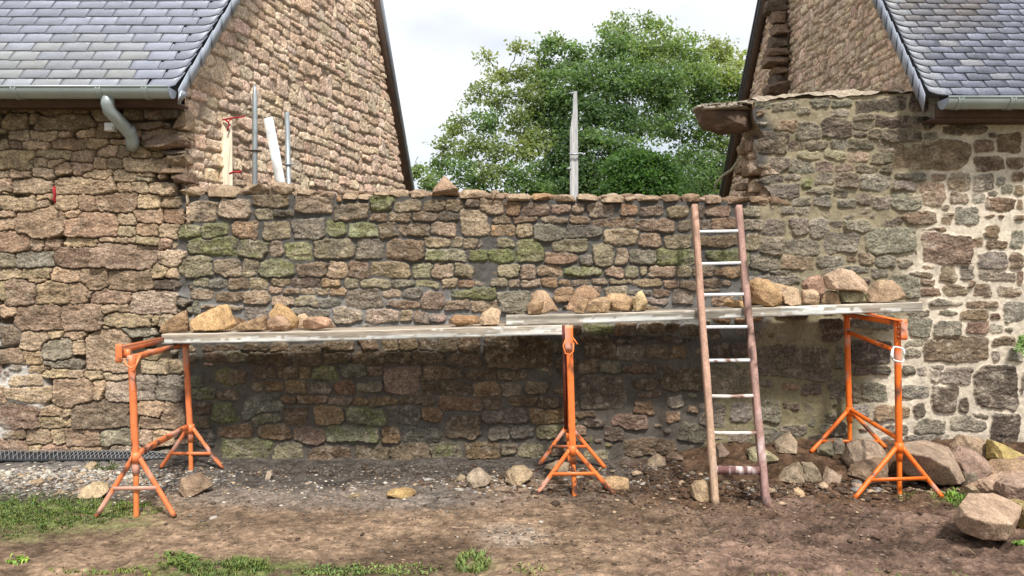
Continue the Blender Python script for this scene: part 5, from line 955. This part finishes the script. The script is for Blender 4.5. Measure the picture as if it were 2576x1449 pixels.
loose('upper thin slab tilted below the yellow block', V10, [(1225, 880), (1320, 790), (1430, 778), (1470, 800), (1465, 845), (1300, 885)], 5.82, .25, None, (.36, .25, .16), 36, GH)
loose('lower pinkish slab slanting over the gap in the right heap', V10, [(1155, 950), (1200, 910), (1330, 860), (1430, 840), (1425, 890), (1300, 940), (1220, 1005), (1180, 1000)], 5.58, .22, None, (.38, .265, .19), 37, GH)
loose('small block at the foot of the slanting pinkish slab', V10, [(1105, 1000), (1105, 945), (1150, 940), (1185, 1010), (1110, 1010)], 5.5, .12, g_, (.34, .26, .17), 38, GH)
loose('square purplish block at the right edge with mossy left face', V10, [(1305, 930), (1340, 910), (1470, 880), (1480, 1050), (1340, 1050), (1310, 990)], 5.42, .26, g_, (.33, .235, .18), 39, GH, moss=.12)
loose('broad flat topped boulder at the front of the right heap', V10, [(1120, 1015), (1260, 1012), (1345, 1045), (1425, 1090), (1385, 1200), (1340, 1290), (1200, 1293), (1080, 1245), (1025, 1170), (1060, 1080)], 4.60, .40, g_, (.40, .285, .20), 40, GH, nz=.018, hull=[(1120, 1013, 4.78), (1255, 1010, 4.84), (1345, 1045, 4.82), (1425, 1090, 4.76), (1415, 1140, 4.66), (1375, 1195, 4.42), (1230, 1190, 4.34), (1110, 1150, 4.38), (1062, 1082, 4.56), (1025, 1170, 4.54), (1080, 1243, 4.48), (1200, 1290, 4.42), (1335, 1292, 4.46), (1385, 1205, 4.61), (1040, 1180, 4.76), (1380, 1230, 4.81), (1150, 1240, 4.86)])
loose('yellowish stone cut by the frame right of the broad boulder', V10, [(1385, 1060), (1437, 1052), (1500, 1080), (1500, 1200), (1400, 1205)], 4.86, .25, g_, (.36, .28, .13), 41, GH)
loose('block filling the heap beyond the right edge slabs', V10, [(1380, 960), (1390, 800), (1500, 780), (1560, 860), (1540, 960)], 5.88, .3, g_, (.3, .2, .15), 42, GH)
GS = 'broken stones along the foot of the right wall'
loose('pale rounded boulder between the two uprights of the right trestle', V10, [(395, 820), (400, 725), (480, 700), (560, 705), (640, 750), (650, 800), (600, 880), (430, 880)], 6.12, .25, g_, (.34, .26, .19), 43, GS)
loose('brown block buried in soil in front of the pale rounded boulder', V10, [(430, 890), (440, 825), (560, 800), (640, 790), (620, 900), (500, 915)], 5.93, .2, g_, (.27, .19, .13), 44, GS)
loose('stub of stone at the foot of the buried brown block', V10, [(440, 905), (440, 870), (500, 865), (510, 910)], 5.8, .08, g_, (.3, .22, .16), 45, GS)
loose('dark green grey stone beside the rear left leg of the right trestle', V10, [(235, 800), (240, 770), (300, 742), (330, 720), (330, 800), (250, 818)], 6.25, .16, g_, (.20, .18, .125), 46, GS)
loose('upright grey stone touching the rear upright of the right trestle', V10, [(320, 800), (330, 722), (380, 716), (395, 760), (385, 810)], 6.28, .15, g_, (.26, .22, .17), 47, GS)
loose('peaked stone in front of the rear feet of the right trestle', V10, [(265, 890), (310, 805), (380, 850), (370, 885), (330, 893)], None, .18, g_, (.32, .24, .175), 48, GS)
loose('pale fluted stone, tallest of the row right of the ladder', V10, [(160, 890), (165, 790), (230, 800), (268, 890), (200, 905)], None, .18, g_, (.34, .27, .19), 49, GS)
loose('slanting split slab right of the ladder foot', V10, [(15, 890), (80, 830), (150, 785), (168, 890), (100, 905)], None, .16, g_, (.32, .25, .175), 50, GS)
loose('back stone of the row against the wall right of the ladder', V10, [(-5, 850), (0, 790), (90, 735), (125, 790), (110, 850)], 6.3, .16, g_, (.31, .24, .17), 51, GS)
loose('small tan rubble piece lying alone on soil right of the ladder', V10, [(105, 960), (110, 935), (140, 925), (168, 948), (165, 970), (130, 985)], None, .09, g_, TNS, 52, GS)
loose('mossy pale stone seen between the ladder rails near the wall', V9, [(855, 850), (860, 790), (900, 768), (960, 785), (1025, 830), (1010, 865), (880, 868)], 6.2, .18, g_, (.33, .29, .18), 53, GS, moss=.1)
loose('pale squarish stone touching the left ladder foot', V9, [(525, 1005), (528, 945), (560, 918), (610, 908), (640, 925), (640, 1010), (560, 1022)], None, .17, g_, (.33, .24, .15), 54, 'scattered stones on the soil')
loose('orange tan flat block right of the middle trestle', V9, [(20, 925), (22, 885), (60, 873), (170, 890), (165, 960), (60, 940)], None, .17, g_, (.42, .28, .16), 55, 'scattered stones on the soil')
loose('low ragged grey stone at the wall foot left of the ladder', V9, [(270, 830), (275, 805), (330, 765), (380, 790), (370, 830)], 6.28, .14, g_, (.26, .2, .14), 56, 'scattered stones on the soil')
loose('brown ragged stone at the wall foot close to the ladder', V9, [(380, 832), (385, 800), (420, 765), (480, 800), (470, 835)], 6.3, .14, g_, (.2, .14, .1), 57, 'scattered stones on the soil')
loose('dark stone with pink tip behind the left ladder rail', V9, [(665, 800), (670, 745), (700, 720), (745, 780), (730, 800)], 6.32, .12, g_, (.22, .16, .12), 58, 'scattered stones on the soil')
SS = 'scattered stones on the soil'
loose('grey rounded stone on the chippings left of the middle trestle', V8, [(1243, 925), (1255, 880), (1282, 840), (1330, 830), (1392, 890), (1372, 925), (1290, 938)], None, .17, g_, (.34, .27, .2), 59, SS)
loose('layered tan stone nearest the left foot of the middle trestle', V8, [(1470, 915), (1472, 870), (1520, 838), (1600, 825), (1635, 875), (1560, 930)], None, .2, g_, (.33, .25, .16), 60, SS, nz=.07)
loose('little round stone touching the grey rounded stone', V8, [(1190, 912), (1192, 885), (1215, 865), (1245, 880), (1242, 912)], None, .08, g_, (.33, .26, .17), 61, SS)
loose('flat yellow brown stone alone in the middle of the bare soil', V8, [(788, 990), (795, 955), (880, 945), (930, 950), (960, 970), (935, 998), (850, 1006)], None, .16, g_, (.38, .26, .12), 62, SS, nz=.07)
loose('thin brown flake on the soil left of the flat yellow brown stone', V8, [(572, 985), (590, 970), (630, 968), (645, 988), (600, 994)], None, .07, g_, (.27, .2, .12), 63, SS)
loose('pale flat stone under the rear left leg of the middle trestle', V8, [(1690, 845), (1700, 815), (1790, 785), (1845, 800), (1838, 850)], 6.2, .14, g_, (.32, .25, .17), 64, SS)
loose('cream domed stone beside the left trestle front leg', VL, [(445, 1008), (455, 970), (490, 948), (530, 938), (575, 955), (603, 985), (545, 1005), (485, 1022)], None, .2, g_, (.46, .35, .22), 65, SS)
loose('brown angular stone between the feet of the left trestle', VL, [(985, 990), (1000, 910), (1080, 895), (1120, 930), (1162, 965), (1100, 1000), (1040, 1010)], None, .2, g_, (.27, .19, .13), 66, SS)
loose('small tan stone on the gravel near the left edge', VL, [(165, 945), (170, 930), (220, 915), (238, 935), (205, 950)], None, .1, g_, (.38, .28, .18), 67, SS)
loose('tan stone resting on the black netting by the left wall', VL, [(460, 862), (465, 840), (500, 825), (530, 840), (520, 865)], 6.2, .12, g_, (.4, .31, .2), 68, SS)
loose('small white stone alone on the soil right of the left trestle', VL, [(1156, 1122), (1160, 1108), (1190, 1104), (1200, 1118), (1180, 1126)], None, .05, g_, (.6, .55, .48), 69, SS)
loose('small brown cube of stone by the wall right of the left trestle', VL, [(1460, 910), (1465, 870), (1495, 862), (1500, 890), (1485, 918)], None, .06, g_, (.3, .24, .18), 70, SS)
# ------------------------------------------------------------------ trees beyond the wall
def leaf_mat(name, tr=.35):
    m = bpy.data.materials.new(name); m.use_nodes = True; N, L = m.node_tree.nodes, m.node_tree.links
    b = N['Principled BSDF']; b.inputs['Roughness'].default_value = .55; b.inputs['Specular IOR Level'].default_value = .3
    c = N.new('ShaderNodeVertexColor'); c.layer_name = 'Col'; L.new(c.outputs[0], b.inputs['Base Color'])
    t = N.new('ShaderNodeBsdfTranslucent'); h = N.new('ShaderNodeVectorMath'); h.operation = 'MULTIPLY'; h.inputs[1].default_value = (1.5, 1.5, .8); L.new(c.outputs[0], h.inputs[0]); L.new(h.outputs[0], t.inputs[0])
    mx = N.new('ShaderNodeMixShader'); mx.inputs[0].default_value = tr; L.new(b.outputs[0], mx.inputs[1]); L.new(t.outputs[0], mx.inputs[2]); L.new(mx.outputs[0], N['Material Output'].inputs[0]); return m
M_LEAF = leaf_mat('leaves', .5)
def leaves(lobes, seed, size, dens, thin=.9):
    """lobes: (photo x, photo y, radius in photo units, distance, colour, openness). leaf quads near the surface of each lobe, grouped in sprays"""
    rs = np.random.RandomState(seed); V, C = [], []
    for (x, y, r, d, col, op) in lobes:
        c = np.array(P(x, y, d)); R_ = r / F * d; n_sp = int(dens * (r / 40.) ** 2 * (1 - op) ** 1.4); n_sp = max(n_sp, 6)
        u = rs.normal(size=(n_sp, 3)); u /= np.linalg.norm(u, axis=1)[:, None]; rad = R_ * (rs.uniform(.12, 1.28, n_sp) ** .7)
        sc = c + u * rad[:, None] * np.array((1, .9, .8)); sr = R_ * rs.uniform(.12, .26, n_sp) + .12
        k = 22; o = rs.normal(size=(n_sp, k, 3)) * .55; p = (sc[:, None] + o * sr[:, None, None] * np.array((1.15, 1.15, .6))).reshape(-1, 3); m = len(p)
        nrm = rs.normal(size=(m, 3)) + np.array((0, -.2, .9)); nrm /= np.linalg.norm(nrm, axis=1)[:, None]
        a = np.cross(nrm, rs.normal(size=(m, 3))); a /= np.linalg.norm(a, axis=1)[:, None]; b = np.cross(nrm, a); s = size * rs.uniform(.6, 1.3, m)[:, None]
        V.append(np.stack([p - a * s, p + b * s * .6, p + a * s, p - b * s * .6], 1).reshape(-1, 3))
        cc = np.array(col)[None] * (rs.uniform(.75, 1.3, (n_sp, 1)).repeat(k, 0)) * rs.uniform(.85, 1.16, (m, 1)) * (1 + rs.uniform(-.07, .07, (m, 3)))
        C.append(np.repeat(cc, 4, 0))
    V = np.concatenate(V); C = np.concatenate(C); return MB().add(V, np.arange(len(V)).reshape(-1, 4), col=C)
def limbs(root, lobes, seed, r0, forks=None, droop=0):
    rs = np.random.RandomState(seed); mb = MB(); root = np.array(root, float)
    tops = [np.array(P(x, y, d)) for (x, y, r, d, c_, o_) in lobes]
    nodes = [(root, r0)]; cen = np.mean(tops, 0); hub = root + (np.array((cen[0], cen[1], 0)) - root) * np.array((1, 1, 0)) * .3; hub[2] = root[2] + (cen[2] - root[2]) * .35
    mb.tube([root, root * .6 + hub * .4 + (rs.uniform(-.1, .1), 0, 0), hub], [r0 * 1.2, r0, r0 * .8], 10); nodes = [(hub, r0 * .8)]
    for t in sorted(tops, key=lambda q: np.linalg.norm(q - hub)):
        bi = min(range(len(nodes)), key=lambda i: np.linalg.norm(nodes[i][0] - t) + (2.5 if nodes[i][0][2] > t[2] else 0)); s, rr = nodes[bi]
        L_ = np.linalg.norm(t - s); mid = (s + t) / 2 + rs.uniform(-.12, .12, 3) * L_ + np.array((0, 0, .05 * L_)); q = s * .75 + t * .25 + rs.uniform(-.06, .06, 3) * L_
        r1 = max(.02, rr * .62); mb.tube([s, q, mid, t], [rr * .75, rr * .66, r1 * .9, r1 * .45], 7); nodes += [(mid, r1 * .9), (t, r1 * .6)]
        for _ in range(5):
            e = t + rs.normal(size=3) * np.array((.16, .15, .15)); mb.tube([mid * .4 + t * .6, (t + e) / 2 + rs.uniform(-.1, .1, 3), e], [r1 * .35, r1 * .22, .008], 5)
    return mb
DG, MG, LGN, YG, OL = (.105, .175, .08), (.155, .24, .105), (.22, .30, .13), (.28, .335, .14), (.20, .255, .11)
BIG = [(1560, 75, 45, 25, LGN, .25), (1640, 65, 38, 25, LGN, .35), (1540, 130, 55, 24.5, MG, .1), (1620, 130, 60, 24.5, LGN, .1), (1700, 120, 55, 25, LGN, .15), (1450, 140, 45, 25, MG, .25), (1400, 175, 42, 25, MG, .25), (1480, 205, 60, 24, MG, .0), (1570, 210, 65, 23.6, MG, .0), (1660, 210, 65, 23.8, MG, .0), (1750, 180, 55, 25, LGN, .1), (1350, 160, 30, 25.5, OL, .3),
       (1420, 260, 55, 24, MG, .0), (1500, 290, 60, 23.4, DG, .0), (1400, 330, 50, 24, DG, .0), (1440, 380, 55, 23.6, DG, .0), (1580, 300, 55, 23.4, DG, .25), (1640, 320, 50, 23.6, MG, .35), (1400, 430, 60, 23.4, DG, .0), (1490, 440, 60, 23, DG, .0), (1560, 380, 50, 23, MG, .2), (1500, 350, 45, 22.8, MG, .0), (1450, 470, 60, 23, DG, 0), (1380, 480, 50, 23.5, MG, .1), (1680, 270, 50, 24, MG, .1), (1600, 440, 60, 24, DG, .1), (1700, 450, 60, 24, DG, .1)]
RIGHT = [(1800, 130, 42, 26, YG, .25), (1850, 150, 36, 26, YG, .35), (1760, 230, 55, 25.5, MG, .05), (1820, 200, 50, 25.5, YG, .1), (1860, 225, 42, 25.5, LGN, .1), (1780, 290, 50, 25.5, MG, .3), (1840, 280, 50, 25.5, MG, .2), (1870, 320, 40, 25.5, MG, .2), (1750, 350, 45, 25.5, MG, .4), (1810, 360, 45, 25.5, LGN, .35), (1850, 390, 45, 25.2, LGN, .2), (1780, 430, 55, 25.2, MG, .1), (1840, 450, 50, 25, LGN, .1), (1720, 400, 45, 25.5, MG, .3), (1760, 480, 55, 25, MG, .0), (1690, 330, 40, 25.5, DG, .3), (1880, 260, 35, 26, YG, .2), (1900, 400, 40, 25, MG, .1)]
LEFT = [(1220, 140, 24, 24, YG, .45), (1300, 120, 26, 24, YG, .4), (1250, 190, 36, 23.6, YG, .35), (1310, 180, 36, 23.6, OL, .3), (1200, 235, 34, 23.6, OL, .4), (1260, 250, 42, 23.3, OL, .35), (1330, 240, 42, 23.5, OL, .25), (1170, 300, 32, 23.5, OL, .4), (1230, 310, 42, 23, MG, .35), (1300, 310, 44, 23, OL, .35), (1140, 330, 30, 23.3, OL, .4), (1115, 370, 32, 23, OL, .35), (1180, 375, 42, 22.8, OL, .3), (1250, 380, 44, 22.6, OL, .3), (1320, 380, 44, 22.6, YG, .3), (1110, 420, 34, 22.6, MG, .3), (1170, 440, 44, 22.4, MG, .3), (1240, 440, 44, 22.2, OL, .35), (1310, 440, 44, 22.2, MG, .3), (1350, 350, 40, 23, OL, .2), (1200, 480, 44, 22.2, MG, .3), (1280, 490, 44, 22.2, MG, .3), (1350, 480, 40, 22.4, MG, .2), (1090, 465, 26, 22.4, MG, .3)]
BIG += [(1375, 120, 34, 24.8, MG, .2), (1365, 205, 42, 24.4, MG, .1), (1385, 265, 45, 24.2, DG, .05), (1350, 290, 42, 24, MG, .15), (1400, 110, 26, 25, LGN, .3)]
SHRUB = [(1560, 420, 34, 20.5, (.085, .165, .05), 0), (1600, 405, 38, 20.5, (.085, .165, .05), 0), (1650, 415, 36, 20.5, (.085, .165, .05), 0), (1570, 460, 40, 20.3, (.075, .15, .045), 0), (1630, 455, 44, 20.3, (.08, .16, .045), 0), (1680, 450, 34, 20.4, (.075, .15, .045), 0), (1540, 490, 36, 20.3, (.07, .14, .04), 0), (1610, 500, 46, 20.2, (.07, .14, .04), 0), (1680, 500, 44, 20.2, (.07, .14, .04), 0)]
TWIG = [(1050, 430, 16, 18, LGN, .35), (1075, 450, 15, 18, LGN, .3), (1035, 440, 10, 18, LGN, .3), (1085, 470, 16, 18, MG, .2)]
def tree(name, label, lobes, root, seed, size, dens, r0, grp='trees beyond the wall'):
    t = thing(name, label, 'tree' if 'tree' in name else 'shrub', root, grp if 'tree' in name else None)
    leaves(lobes, seed, size, dens).build('crown', M_LEAF, t); limbs(root, lobes, seed, r0).build('trunk', M_BARK, t, smooth=True); return t
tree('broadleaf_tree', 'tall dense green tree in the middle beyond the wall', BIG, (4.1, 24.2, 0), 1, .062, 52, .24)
tree('broadleaf_tree', 'light green tree partly hidden by the right gable', RIGHT, (6.6, 25.6, 0), 2, .066, 54, .20)
tree('broadleaf_tree', 'open yellowish tree on the left with sky showing through', LEFT, (-.3, 23, 0), 3, .060, 50, .15)
tree('round_shrub', 'rounded mid green shrub in front of the trees', SHRUB, (3.5, 20.4, 0), 4, .055, 110, .08)
tree('slender_shrub', 'thin leafy shoots beside the left gable edge', TWIG, (-2.2, 18, 0), 5, .05, 60, .03)
